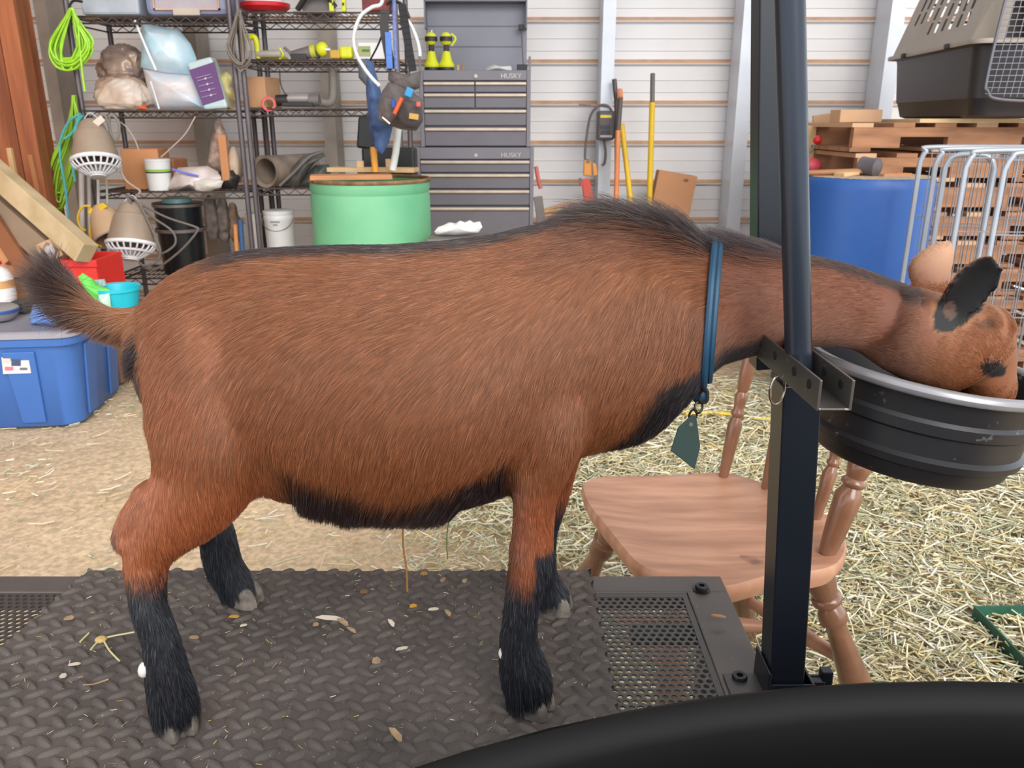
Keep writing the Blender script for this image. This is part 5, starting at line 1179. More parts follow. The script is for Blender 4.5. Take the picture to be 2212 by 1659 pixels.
t1, x0, x1, z0, z1 = chest('top_tool_chest', (907, 152, 1146, 318), [(176, 200), (201, 234), (236, 272), (275, 316)], 'grey top tool chest with its lid open', split=2)
t2, X0, X1, Z0, Z1 = chest('rolling_tool_cabinet', (903, 319, 1152, 610), [(346, 373), (375, 408), (410, 444), (447, 520), (524, 600)], 'grey rolling tool cabinet under the top tool chest')
def text(s, loc, size, mat, par, nm):
    cu = bpy.data.curves.new(nm, 'FONT'); cu.body = s; cu.size = size; cu.extrude = .0008; cu.align_x = 'CENTER'; cu.align_y = 'CENTER'; cu.materials.append(mat)
    o = bpy.data.objects.new(nm, cu); COL.objects.link(o); bpy.context.view_layer.update()
    me = bpy.data.meshes.new_from_object(o.evaluated_get(bpy.context.evaluated_depsgraph_get())); bpy.data.objects.remove(o); bpy.data.curves.remove(cu)
    me.transform(Matrix.Translation(loc) @ Matrix.Rotation(PI/2, 4, 'X')); o = bpy.data.objects.new(nm, me); COL.objects.link(o); put(o, par); return o
mlog = M('logo_pale', (206, 196, 190), .4, .3)
for (tt_, y) in ((t1, 165), (t2, 336)):
    p = W(1104, y, CY-.004); text('HUSKY', (p.x, CY-.003, p.z), .036, mlog, tt_, 'logo_lettering'); p = W(1028, y, CY-.004); MB().cyl((p.x, CY+.001, p.z), (p.x, CY-.008, p.z), .010, n=14).build('lock', mlog, tt_, smooth=35)
for x in (x0+.006, x1-.006): 
    za = W(1000, 155, CY).z; zb_ = W(1000, 122, CY).z; MB().span(x-.006, x+.006, CY+.0, CY+.02, za, zb_).build('corner_post', mch_, t1, bevel=.003)
# open lid
Yl = CY+.38; xa, xb, za, zb_ = Rc(921, 4, 1138, 156, Yl); lid = MB()
lid.span(xa, xb, Yl, Yl+.012, za, zb_); lo = lid.build('lid', M('lid_grey', (134, 134, 144), .4, .1, var=.04), t1, bevel=.003)
MB().span(xa, xb, Yl-.10, Yl, zb_-.012, zb_).build('lid_edge', mch_, lo, bevel=.003)
MB().span(xa, xa+.008, Yl-.10, Yl, zb_-.15, zb_).build('lid_edge', mch_, lo); MB().span(xb-.008, xb, Yl-.10, Yl, zb_-.15, zb_).build('lid_edge', mch2, lo)
for yy in (57, 101): z_ = W(1000, yy, Yl).z; MB().span(xa, xb-.02, Yl-.004, Yl, z_-.003, z_+.003).build('pressed_fold', mch2, lo)
MB().tube([W(1127, 60, Yl-.06), W(1131, 140, Yl-.14)], .006, 8).build('gas_strut', M('strut_steel', (150, 146, 156), .3, .6), t1, smooth=True)
MB().box(W(1126, 60, Yl-.06), (.03, .03, .03)).build('strut_bracket', mdark, t1, bevel=.003); MB().box(W(1128, 147, Yl-.14), (.06, .03, .035)).build('strut_bracket', mdark, t1, bevel=.003)
for i, x in enumerate((933, 965)):
    t = thing('impact_driver', W(x, 152, CY+.1), ('yellow and black cordless driver standing upside down on the chest, left of two', 'yellow and black cordless driver standing upside down on the chest, right of two')[i], 'power tool')
    b = W(x, 152, CY+.1); zt1 = W(x, 72, CY+.1).z-b.z
    MB().cyl(b, b+Vector((0, 0, .014)), .042, .040, 20).build('battery_foot', mdark, t, smooth=35)
    MB().lathe([(.042, .014), (.044, .025), (.030, .05), (.022, .085), (.016, .10)], b, n=20, cap=True).build('motor_body', myel, t, smooth=35)
    MB().bar(b+Vector((0, 0, .09)), b+Vector((.002, 0, zt1*.7)), .030, .034).build('grip', mdark, t, bevel=.008)
    MB().ell(b+Vector((0, 0, zt1*.84)), (.032, .03, .036)).build('battery', myel, t, smooth=True)
    MB().lathe([(.034, -.012), (.034, .012)], b+Vector((0, 0, zt1*.84)), n=24).build('dark_band', mdark, t, smooth=True)
    if i == 0: MB().cyl(b+Vector((0, 0, zt1*.96)), b+Vector((.006, 0, zt1*1.08)), .008, .006, 10).build('bit', M('bit_pale', (200, 190, 184), .3, .6), t, smooth=True)
    else: MB().tube(smoothpath([b+Vector(q) for q in ((.03, 0, zt1*.98), (.052, 0, zt1*.85), (.03, 0, zt1*.66))]), .006, 8).build('side_hook', myel, t, smooth=True)
for i, (rc, c_, lb) in enumerate((((985, 141, 993, 154), (214, 180, 120), 'small tan spool on the tool chest, left of two'), ((997, 139, 1003, 154), (180, 130, 90), 'small brown spool on the tool chest, right of two'))):
    xa, xb, za, zb_ = Rc(*rc, CY+.08); c0 = Vector(((xa+xb)/2, CY+.09, za)); r_ = (xb-xa)/2; h = zb_-za
    MB().lathe([(r_, 0), (r_, h*.15), (r_*.7, h*.2), (r_*.7, h*.8), (r_, h*.85), (r_, h)], c0, n=16, cap=True).build('spool', M('spool%d' % i, c_, .6), smooth=35, label=lb, cat='spool')
pillow('rag', [(1046, 154), (1050, 145), (1066, 139), (1082, 142), (1104, 142), (1106, 154)], CY+.1, .1, M('rag_white', (224, 222, 220), .7), 'small white rag lying on the top tool chest', 'cloth', 2)
# feet of the cabinet
for dx in (.05, -.05):
    x = X0+.05 if dx > 0 else X1-.05
    for y in (CY+.06, CY+.38): MB().cyl((x-.015, y, .045), (x+.015, y, .045), .045, n=18).build('caster', mdark, t2, smooth=35)
c_ = MB(); c_.span(X0, X1, CY, CY+.44, .09, Z0+.001); c_.build('base_box', mch_, t2)
u = pillow('white_cloth', [(936, 504), (944, 494), (956, 490), (968, 484), (980, 488), (992, 480), (1004, 484), (1014, 479), (1024, 486), (1036, 482), (1041, 494), (1032, 506), (980, 512), (940, 510)], 3.55, .1, M('glove_white', (240, 238, 234), .7), 'white cloth heap right of the green drum over the goat back', 'cloth', 8)
u2 = thing('saw_horse_stool', (W(990, 515, 3.6).x, 3.6, 0), 'low grey stool under the white cloth heap, mostly hidden by the goat', 'stool')
zt_ = W(990, 512, 3.55).z; xc_ = W(990, 512, 3.6).x
MB().span(xc_-.13, xc_+.13, 3.5, 3.72, zt_-.03, zt_-.004).build('seat', mgrey, u2, bevel=.004)
for a in (-.1, .1):
    for b in (3.53, 3.69): MB().bar((xc_+a*1.2, b, 0), (xc_+a, b, zt_-.03), .025, .025).build('leg', mgrey, u2)
# tools right of the chest
puttube('red_tool_handle', [(1158, 360), (1162, 385), (1168, 408)], 4.75, .012, M('red_h', (206, 110, 100), .5), label='red tool handle leaning at the right of the tool cabinet', cat='handle')  # handle of some red tool, nothing else of it built
MB().bar(W(1162, 425, 4.7), W(1172, 500, 4.7), .05, .03).build('grey_clamp', mgrey, bevel=.004, label='grey metal block below the red handle', cat='clamp')

# ---------------------------------------------------------------- by the wall
BY = WALLY-.26
t = thing('battery_charger_box', W(1308, 300, BY), 'dark grey battery charger with cables hanging on the wall stud', 'charger')
xa, xb, za, zb_ = Rc(1289, 240, 1326, 303, BY); MB().span(xa, xb, BY-.06, BY+.04, za, zb_).build('charger_body', M('charger_grey', (86, 80, 80), .5), t, bevel=.012)
xa, xb, za, zb_ = Rc(1297, 249, 1321, 255, BY-.064); MB().span(xa, xb, BY-.064, BY-.058, za, zb_).build('yellow_label', M('lab_yellow', (226, 204, 60), .5), t)
for (a, b, c, d) in ((1296, 271, 1318, 279), (1298, 282, 1318, 290)): xa, xb, za, zb_ = Rc(a, b, c, d, BY-.064); MB().span(xa, xb, BY-.064, BY-.058, za, zb_).build('printed_panel', M('print_dk', (52, 48, 60), .5), t)
xa, xb, za, zb_ = Rc(1297, 293, 1322, 297, BY-.064); MB().span(xa, xb, BY-.064, BY-.058, za, zb_).build('print_line', M('print_ppl', (180, 170, 180), .5), t)
puttube('cable', [(1322, 240), (1310, 228), (1292, 230), (1276, 250), (1268, 290), (1264, 330), (1264, 348)], BY-.05, .007, M('cable_grey', (104, 92, 88), .6), t)
puttube('cable', [(1305, 303), (1308, 330), (1306, 352), (1300, 358)], BY-.02, .008, M('cable_grey', (104, 92, 88), .6), t)
puttube('wall_cable', [(1250, 226), (1280, 228), (1318, 232)], BY+.05, .005, M('cable_tan', (150, 130, 116), .6), label='short tan cable running to the charger', cat='cable')
def clamp(poly, Y, c_, lab):
    tt_ = thing('jumper_clamp', W(*poly[0], Y), lab, 'clamp'); P_ = [W(x, y, Y) for x, y in poly]
    MB().prism(P_[:4], (0, .03, 0)).build('jaw_grip', M('clamp%s' % c_[0], c_[1], .45), tt_, bevel=.006); MB().prism(P_[4:8], (0, .03, 0)).build('lever_grip', M('clamp%s' % c_[0], c_[1], .45), tt_, bevel=.006)
    c0 = W((poly[0][0]+poly[4][0])/2, (poly[0][1]+poly[4][1])/2, Y-.005); MB().cyl(c0, c0+Vector((0, .035, 0)), .012, n=12).build('pivot', mgrey, tt_)
clamp([(1262, 346), (1277, 346), (1278, 382), (1260, 380), (1279, 352), (1288, 354), (1292, 378), (1282, 382)], BY-.08, ('o', (226, 152, 70)), 'orange jumper cable clamp hanging above the red one')
clamp([(1256, 388), (1274, 386), (1284, 436), (1262, 438), (1252, 392), (1258, 388), (1260, 404), (1252, 402)], BY-.10, ('r', (214, 84, 66)), 'red jumper cable clamp hanging lowest by the stud')
def handle_tool(name, parts_, Y0, Y1, lab, cat='long tool'):
    a = W(*parts_[0][0], Y0); t_ = thing(name, W(*parts_[-1][1], Y1), lab, cat)
    n_ = len(parts_)
    for i, (p, q, r_, c_, nm) in enumerate(parts_):
        ya = Y0+(Y1-Y0)*i/n_; yb = Y0+(Y1-Y0)*(i+1)/n_
        MB().tube([W(*p, ya), W(*q, yb)], r_, 12).build(nm, M('h_%d_%d_%d' % c_, c_, .45), t_, smooth=True)
    # run on down to the floor
    p, q, r_, c_, nm = parts_[-1]; e0 = W(*q, Y1); d = (e0-W(*p, Y0+(Y1-Y0)*(n_-1)/n_)).normalized(); k_ = (e0.z-.02)/-d.z if d.z < -.1 else .3
    d.x *= .4; MB().tube([e0, e0+d*k_], r_, 12).build(nm, M('h_%d_%d_%d' % c_, c_, .45), t_, smooth=True)
    MB().box(e0+d*k_, (.12, .02, .05)).build('tool_head', mgrey, t_, bevel=.004)
handle_tool('garden_tool', [((1327, 172), (1331, 215), .014, (84, 74, 72), 'grip'), ((1331, 215), (1332, 262), .013, (84, 74, 72), 'shaft')], BY, BY-.05, 'dark handled tool leaning on the steel stud')
handle_tool('garden_tool', [((1339, 196), (1340, 214), .017, (232, 146, 104), 'grip'), ((1340, 214), (1335, 282), .015, (86, 78, 76), 'upper_shaft'), ((1335, 282), (1331, 432), .015, (232, 140, 84), 'lower_shaft')], BY-.06, BY-.2, 'orange and grey handled tool beside the charger')
handle_tool('garden_tool', [((1343, 268), (1362, 432), .016, (236, 190, 40), 'shaft')], BY-.03, BY-.15, 'yellow handled tool slanting behind the orange one')
handle_tool('garden_tool', [((1410, 160), (1409, 222), .014, (112, 104, 102), 'grip'), ((1409, 222), (1403, 434), .017, (240, 196, 30), 'shaft')], BY, BY-.1, 'tall yellow handled tool with a grey grip, standing alone')
t = thing('cardboard_box', W(1450, 560, BY), 'brown cardboard box leaning on the wall behind the withers', 'box')
P_ = [W(1424, 368, BY-.05), W(1507, 382, BY-.05), W(1488, 500, BY-.12), W(1400, 490, BY-.12)]; dn = W(1448, 652, BY-.24), W(1366, 642, BY-.24)
MB().prism([P_[0], P_[1], dn[0], dn[1]], (0, .10, .0)).build('carton_body', M('card_mid', (190, 136, 98), .8, var=.06), t, bevel=.004)
P2 = [W(1442, 400, BY-.068), W(1484, 408, BY-.068), W(1470, 500, BY-.13), W(1428, 492, BY-.13)]
MB().prism(P2, (0, .006, 0)).build('pressed_panel', M('card_light', (200, 148, 110), .8), t, bevel=.001)
MB().ell(W(1482, 390, BY-.06), (.016, .004, .010)).build('printed_mark', M('card_dk', (150, 104, 72), .8), t)
t = thing('cardboard_sheet', W(1215, 450, BY-.4), 'flat tan cardboard sheet lying low behind the goat back', 'cardboard')
MB().prism([W(1176, 452, 4.9), W(1225, 436, 4.9), W(1272, 440, 4.9), W(1262, 674, 4.9), W(1176, 674, 4.9)], (0, .02, 0)).build('sheet', mcard, t)
MB().prism([W(1176, 455, 4.88), W(1262, 444, 4.88), W(1262, 449, 4.88), W(1176, 460, 4.88)], (0, .02, 0)).build('folded_edge', mwood2, t)
# ================================================================ wooden chair
mch1 = M('chair_wood', (206, 154, 124), .42, var=.12, scale=5, stretch=(1, 7, 1), rgb2=(166, 116, 90), spots=((132, 92, 74), 9, .70)); mch3 = M('chair_turned', (142, 98, 74), .25, var=.18, scale=16, coat=.4)
SZ = .44
out = [(1256, 1052), (1264, 1040), (1300, 1029), (1400, 1027), (1480, 1024), (1560, 1020), (1630, 1036), (1720, 1074), (1795, 1118), (1825, 1158), (1828, 1192), (1806, 1222), (1750, 1236), (1680, 1240), (1600, 1262), (1560, 1266), (1500, 1244), (1420, 1236), (1370, 1212), (1310, 1140), (1268, 1086)]
P_ = smoothpath([G(x, y, SZ) for x, y in out+out[:1]], 4)[:-1]; c = sum(P_, Vector())/len(P_)
ch = thing('wooden_chair', (c.x, c.y, 0), 'worn wooden spindle back chair with turned legs on the straw behind the stand', 'chair')
mb = MB(); V = []; F = []; m_ = len(P_); lv = [(1, 0), (.985, .006), (.94, .006), (.8, .0015), (.55, -.004), (.25, -.004)]
for s, dz in lv: V += [Vector((c.x+(p.x-c.x)*s, c.y+(p.y-c.y)*s, SZ-.006+dz)) for p in P_]
V.append(Vector((c.x, c.y, SZ-.011)))
for r in range(len(lv)-1):
    for k in range(m_): F.append((r*m_+k, r*m_+(k+1) % m_, (r+1)*m_+(k+1) % m_, (r+1)*m_+k))
for k in range(m_): F.append(((len(lv)-1)*m_+k, (len(lv)-1)*m_+(k+1) % m_, len(lv)*m_))
o = len(V)
for s, dz in ((1, -.012), (.96, -.030), (.88, -.034)): V += [Vector((c.x+(p.x-c.x)*s, c.y+(p.y-c.y)*s, SZ-.006+dz)) for p in P_]
for k in range(m_): F.append((k, (k+1) % m_, o+(k+1) % m_, o+k))
for r in range(2):
    for k in range(m_): F.append((o+r*m_+k, o+r*m_+(k+1) % m_, o+(r+1)*m_+(k+1) % m_, o+(r+1)*m_+k))
F.append(tuple(o+2*m_+k for k in range(m_)))
mb.add(V, F); mb.build('seat', mch1, ch, smooth=50)
def turned(nm, a, b, prof, par, n=18, mat=None):
    a, b = Vector(a), Vector(b); d = b-a; z = d.normalized(); x = z.cross(Vector((0, 1, 0))).normalized(); y = z.cross(x); R = Matrix((x, y, z)).transposed()
    return MB().lathe([(r, t*d.length) for r, t in prof], a, R, n, cap=True).build(nm, mat or mch3, par, smooth=50)
LEG = [(.016, 0), (.020, .04), (.022, .10), (.018, .16), (.022, .17), (.022, .19), (.014, .21), (.020, .24), (.021, .28), (.015, .30), (.0155, .34), (.019, .46), (.024, .60), (.022, .66), (.015, .70), (.021, .72), (.021, .74), (.016, .76), (.018, .85), (.014, 1)]
zt = SZ-.03
legs = [(G(1757, 1212, zt), G(1905, 1640, 0)), (G(1585, 1160, zt), G(1616, 1392, 0)), (G(1335, 1120, zt), G(1222, 1330, 0)), (G(1470, 1205, zt), G(1440, 1660, 0))]
for a, b in legs: turned('leg', a, b, [(r*1.18, t) for r, t in LEG], ch)
ST = [(.009, 0), (.012, .2), (.017, .45), (.017, .55), (.012, .8), (.009, 1)]
pl_ = lambda i, t: legs[i][0].lerp(legs[i][1], t)
turned('stretcher', pl_(0, .50), pl_(1, .50), ST, ch, mat=mch1); turned('stretcher', pl_(3, .52), pl_(2, .52), ST, ch, mat=mch1); turned('stretcher', (pl_(0, .5)+pl_(1, .5))/2, (pl_(3, .52)+pl_(2, .52))/2, ST, ch, mat=mch1)
SPN = [(.009, 0), (.0115, .10), (.0135, .22), (.0145, .30), (.009, .345), (.013, .36), (.013, .375), (.0095, .39), (.0115, .42), (.013, .46), (.009, .485), (.012, .50), (.0135, .58), (.0135, .66), (.010, .8), (.009, 1)]
def spindle(bx, by, tx_, ty_, ext, k):
    a = G(bx, by, SZ-.004); b = W(tx_, ty_, a.y+.01); return turned('spindle', a, a+(b-a)*ext, [(r*k, t) for r, t in SPN], ch), a+(b-a)*ext
tops = []
for args in ((1562, 1032, 1614, 800, 1.66, 1.0), (1652, 1058, 1690, 880, 2.0, .8), (1712, 1085, 1748, 940, 2.35, .8), (1762, 1122, 1806, 980, 2.35, .9), (1786, 1196, 1866, 985, 2.0, 1.55)): tops.append(spindle(*args)[1])
zr = sum(p.z for p in tops)/len(tops)
tp_ = smoothpath(tops, 6); mb = MB()
for q in range(len(tp_)-1): mb.bar(tp_[q], tp_[q+1]+(tp_[q+1]-tp_[q])*.06, .07, .02, (0, 0, 1))
mb.build('top_rail', mch1, ch)

# green tray with hay
tr = thing('green_tray', G(2212, 1420, 0), 'dark green metal tray of hay on the floor at the right edge', 'tray'); mgt = M('tray_green', (44, 96, 78), .45, .1, var=.12)
a, b = G(2097, 1356, 0), G(2230, 1500, 0); a.z = b.z = 0
dx = Vector((.55, .0, 0)); a2 = a+dx+Vector((0, .02, 0)); b2 = b+dx
hgt = .055
mb = MB()
for (p, q) in ((a, b), (a, a2), (a2, b2), (b, b2)):
    d = (q-p).normalized(); nrm_ = Vector((-d.y, d.x, 0))*.004; mb.prism([p, q, q+nrm_, p+nrm_], (0, 0, hgt))
mb.build('tray_rim', mgt, tr); MB().prism([a, b, b2, a2], (0, 0, .006)).build('tray_floor', mgt, tr)
hx = straw_field('hay', 700, 21, (min(a.x, b.x)+.02, a2.x-.03), (b.y+.02, a.y-.02), lambda x, y: (x > a.x+(b.x-a.x)*(a.y-y)/(a.y-b.y)+.03)*1.0, [(196, 170, 120), (170, 150, 104), (150, 130, 90)], None, zl=(.008, .02), parent=tr)
# yellow rope on the straw
rp = [(1480, 896), (1530, 892), (1590, 897), (1640, 905), (1700, 903), (1780, 898)]
MB().tube(smoothpath([G(x, y, .03) for x, y in rp]), .0065, 8).build('yellow_rope', M('rope_yellow', (236, 200, 72), .6), smooth=True, label='thin yellow rope lying on the straw behind the chair', cat='rope')

# ================================================================ right side
mblue_ = M('barrel_blue', (44, 96, 172), .42, var=.05, scale=2, rgb2=(36, 78, 150))
BYY = 3.30
c0 = W(1874, 381, BYY); r = 138*pxm(1874, 381, BYY)*1.0; zt = c0.z
t = thing('blue_barrel', (c0.x, BYY, 0), 'bright blue plastic barrel with sawdust on its top behind the goat neck', 'barrel')
MB().lathe([(.001, 0), (r*.93, 0), (r, .04), (r*.985, .25), (r*1.01, .27), (r*.985, .29), (r*.99, .6), (r*1.0, zt-.04), (r*.985, zt-.012), (r*.96, zt), (r*.92, zt), (r*.9, zt-.008), (.001, zt-.008)], (c0.x, BYY, 0), n=72).build('barrel_wall', mblue_, t, smooth=35)
MB().lathe([(.001, zt-.004), (r*.9, zt-.005), (r*.93, zt+.002), (r*.90, zt+.004), (.001, zt+.006)], (c0.x, BYY, 0), n=40).build('sawdust', M('sawdust', (196, 170, 144), .9, scale=50, var=.2, bump=.5, bscale=70), t, smooth=True)
t = thing('rubber_mallet', W(1880, 372, BYY), 'grey rubber mallet lying on the blue barrel', 'mallet')
a = W(1858, 358, BYY-.02); b = W(1898, 364, BYY-.08); mb = MB(); mb.tube([a, a.lerp(b, .08), a.lerp(b, .5), a.lerp(b, .92), b], [.028, .036, .034, .036, .028], 20); mb.build('mallet_head', M('mallet_grey', (98, 92, 96), .5, var=.2), t, smooth=50)
MB().tube([W(1866, 370, BYY-.05), W(1745, 374, BYY-.02)], .011, 10).build('handle', M('mallet_handle', (170, 118, 78), .5), t, smooth=True)
for i, (a, b, c_) in enumerate((((1812, 378), (1846, 374), mwood2), ((1900, 380), (1960, 378), mcard2))):
    MB().bar(W(*a, BYY-.08), W(*b, BYY-.04), .05, .014).build('wood_scrap', c_, bevel=.002, label=('small pale wood scrap on the barrel left of the mallet', 'small tan wood scrap on the barrel right of the mallet')[i], cat='wood scrap')
t = thing('red_tool', W(1755, 340, 3.9), 'red headed tool standing behind the blue barrel next to the gate post', 'tool')
MB().tube([W(1750, 330, 3.9), W(1766, 306, 3.9)], .006, 8).build('shaft', mgrey, t); MB().ell(W(1766, 303, 3.9), (.02, .02, .02)).build('red_knob', mred, t, smooth=True); MB().ell(W(1752, 358, 3.9), (.05, .04, .035)).build('red_base', M('pink_red', (226, 84, 100), .5), t, smooth=True)
MB().bar(W(1752, 272, 4.1), W(1744, 345, 4.1), .05, .02).build('wooden_stick', mwood2, bevel=.002, label='short pale wooden stick behind the red tool', cat='stick')

# pallets
mpal = M('pallet_wood', (176, 124, 88), .75, var=.18, scale=5, stretch=(1, 5, 5), rgb2=(136, 92, 64)); mpal2 = M('pallet_wood_light', (216, 172, 134), .75, var=.12, scale=5)
PH = .118; pxl, pxr, pyf, pyb = W(1838, 300, 3.62).x, W(1838, 300, 3.62).x+1.15, 3.62, 4.65
def pallet():
    t = thing('pallet', (pxl, pyf, 0), 'x', 'pallet', 'stacked pallets under the kennel')
    for y in (pyf+.02, (pyf+pyb)/2, pyb-.02):
        s = MB(); x0, x1 = pxl+.01, pxr-.01; h0, h1 = .016, PH-.018
        s.span(x0, x1, y-.018, y+.018, h0+.045, h1)
        L_ = x1-x0
        for (a, b) in ((0, .18), (.36, .64), (.82, 1)): s.span(x0+L_*a, x0+L_*b, y-.018, y+.018, h0, h0+.0451)
        o = s.build('stringer', mpal, t); o.location = (0-0, 0, 0) if False else o.location
    nb = 7
    for i in range(nb):
        x = pxl+(pxr-pxl-.09)*i/(nb-1); MB().span(x, x+.09, pyf, pyb, PH-.018, PH).build('deck_board', mpal if i % 3 else mpal2, t)
    for i in range(4):
        x = pxl+(pxr-pxl-.09)*i/3; MB().span(x, x+.09, pyf, pyb, 0, .016).build('deck_board', mpal2 if i % 2 else mpal, t)
    return t
ords = ['topmost', 'second from the top', 'third from the top', 'fourth from the top', 'fifth from the top', 'middle low', 'third from the floor', 'second from the floor', 'lowest']
p0 = pallet(); ptop = 1.108; ptop = W(1950, 266, pyf).z
for i, wd in enumerate(ords):
    if i == 0: p = p0
    else:
        p = p0.copy(); COL.objects.link(p)
        for chd in p0.children: q = chd.copy(); COL.objects.link(q); q.parent = p
    p['label'] = 'reddish wooden pallet, '+wd+' in the stack under the kennel'
    p.location.z = ptop-PH-(ptop-PH)/8*i; p.location.x = pxl+(.0, .03, -.01, .02, .0, .03, -.01, .02, 0)[i]
MB().box((pxl+.75, pyf+.42, ptop+.009), (.98, .86, .016)).build('plywood_sheet', M('plywood', (226, 186, 130), .6, var=.08), bevel=.001, label='tan plywood sheet lying between the kennel and the pallets', cat='board').location.x = .02
MB().box((pxl+.13, pyf+.3, ptop+.03), (.20, .1, .055), rotz(.1)).build('wood_block', mpal2, bevel=.002, label='pale wooden block on the pallet stack left of the kennel', cat='block')
for i, (a, b, w_, lb, c_) in enumerate((((1756, 272), (1880, 256), .10, 'upper red-brown board of the leaning pallet left of the stack', mpal2), ((1764, 330), (1852, 320), .13, 'lower wide pale board left of the pallet stack', mpal2), ((1770, 302), (1850, 300), .05, 'narrow grey board between the two pale boards', mpal))):
    MB().bar(W(*a, 4.4), W(*b, 4.35), .03, w_, (0, 0, 1)).build('loose_board', c_, bevel=.003, label=lb, cat='board')
for i, x in enumerate((1775, 1842)):
    p = W(x, 250, 4.45); MB().span(p.x, p.x+.05, 4.45, 4.5, 0, p.z).build('board_prop', mpal, label=('upright timber behind the loose boards, left', 'upright timber behind the loose boards, next to the stack')[i], cat='timber post')

# ---------------------------------------------------------------- kennel
mken = M('kennel_beige', (168, 156, 144), .45, var=.06); mkd = M('kennel_dark', (52, 48, 50), .42, var=.1, spots=((84, 78, 76), 8, .72)); mkw = M('kennel_wire', (128, 126, 134), .35, .6)
kz = ptop+.020; K0 = Vector((W(2106, 120, 3.42).x, 3.42, 0)); ang = math.radians(5.5); kx = Vector((math.cos(ang), -math.sin(ang), 0)); ky = Vector((math.sin(ang), math.cos(ang), 0))
kn = thing('pet_kennel', K0+Vector((0, 0, kz)), 'large pet kennel, beige top and black base, on the pallet stack', 'kennel')
KW, KL = .62, .98; hs = W(2108, 92, 3.42).z-kz
def kp(x, y, z): return K0+kx*x+ky*y+Vector((0, 0, kz+z))
def ringk(ins, z, rr=.06, seg=5):
    pts = []
    for (cx_, cy_, a0) in ((KW-ins-rr, ins+rr, -PI/2), (KW-ins-rr, KL-ins-rr, 0), (ins+rr, KL-ins-rr, PI/2), (ins+rr, ins+rr, PI)):
        for k in range(seg+1): a = a0+PI/2*k/seg; pts.append(kp(cx_+rr*math.cos(a), cy_+rr*math.sin(a), z))
    return pts
def shell(levels, nm, mat, capb=False, capt=False):
    mb = MB(); R_ = [ringk(*l) for l in levels]; n_ = len(R_[0]); V = sum(R_, []); F = []
    for i in range(len(R_)-1):
        for k in range(n_): F.append((i*n_+k, i*n_+(k+1) % n_, (i+1)*n_+(k+1) % n_, (i+1)*n_+k))
    if capb: F.append(tuple(range(n_))[::-1])
    if capt: F.append(tuple((len(R_)-1)*n_+k for k in range(n_)))
    mb.add(V, F); return mb.build(nm, mat, kn, smooth=40)
b_ = shell([(.07, 0), (.05, .008), (.035, .07), (.03, .075), (.015, hs*.9), (.012, hs-.01), (0, hs)], 'base_shell', mkd, capb=True)
shell([(-.02, hs-.004), (-.022, hs+.004), (-.02, hs+.014), (.0, hs+.016)], 'seam_flange', mken)
# upper shell with real vent slots, open door end
def slotted(p00, p10, p11, p01, cols, rows, fx, fy, skip=()):
    mb = MB(); P = lambda u, v: p00.lerp(p10, u).lerp(p01.lerp(p11, u), v)
    for i in range(cols):
        for j in range(rows):
            u0, u1, v0, v1 = i/cols, (i+1)/cols, j/rows, (j+1)/rows; du, dv = (u1-u0), (v1-v0)
            if (i, j) in skip: mb.add([P(u0, v0), P(u1, v0), P(u1, v1), P(u0, v1)], [(0, 1, 2, 3)]); continue
            a, b, c, d = u0+du*(1-fx)/2, u1-du*(1-fx)/2, v0+dv*(1-fy)/2, v1-dv*(1-fy)/2
            V = [P(u0, v0), P(u1, v0), P(u1, v1), P(u0, v1), P(a, c), P(b, c), P(b, d), P(a, d)]
            mb.add(V, [(0, 1, 5, 4), (1, 2, 6, 5), (2, 3, 7, 6), (3, 0, 4, 7)])
    return mb
HT = .60
A = lambda x, y, z: kp(x, y, z)
ins = lambda z: .09*(z-hs)/(HT-hs)
zl, zh_ = hs+.015, HT
sk = {(i, j) for i in range(11) for j in range(5) if j in (0, 4) or i in (0, 10) or (j == 1 and i > 6)}
slotted(A(0, .06, zl), A(0, KL-.03, zl), A(ins(zh_), KL-.09, zh_), A(ins(zh_), .10, zh_), 11, 5, .34, .82, sk).build('vent_wall', mken, kn)
slotted(A(KW, .06, zl), A(KW, KL-.03, zl), A(KW-ins(zh_), KL-.09, zh_), A(KW-ins(zh_), .10, zh_), 11, 5, .34, .82, sk).build('vent_wall', mken, kn)
slotted(A(.0, KL-.03, zl), A(KW, KL-.03, zl), A(KW-ins(zh_), KL-.09, zh_), A(ins(zh_), KL-.09, zh_), 9, 4, .4, .85, {(i, j) for i in range(9) for j in range(4) if i in (0, 8) or j in (0,)}).build('vent_wall', mken, kn)
mb = MB(); mb.add([A(ins(zh_), .10, zh_), A(KW-ins(zh_), .10, zh_), A(KW-ins(zh_), KL-.09, zh_), A(ins(zh_), KL-.09, zh_)], [(0, 1, 2, 3)]); mb.build('roof_shell', mken, kn)
mb = MB(); mb.add([A(.0, .06, zl), A(.06, .0, zl), A(.12, .03, zh_), A(ins(zh_), .10, zh_), A(.10, 0, zl), A(.15, .03, zh_)], [(0, 1, 2, 3), (1, 4, 5, 2)]); mb.build('corner_frame', mken, kn)
mb = MB(); mb.add([A(KW, .06, zl), A(KW-.06, .0, zl), A(KW-.12, .03, zh_), A(KW-ins(zh_), .10, zh_)], [(0, 1, 2, 3)]); mb.build('corner_frame', mken, kn)
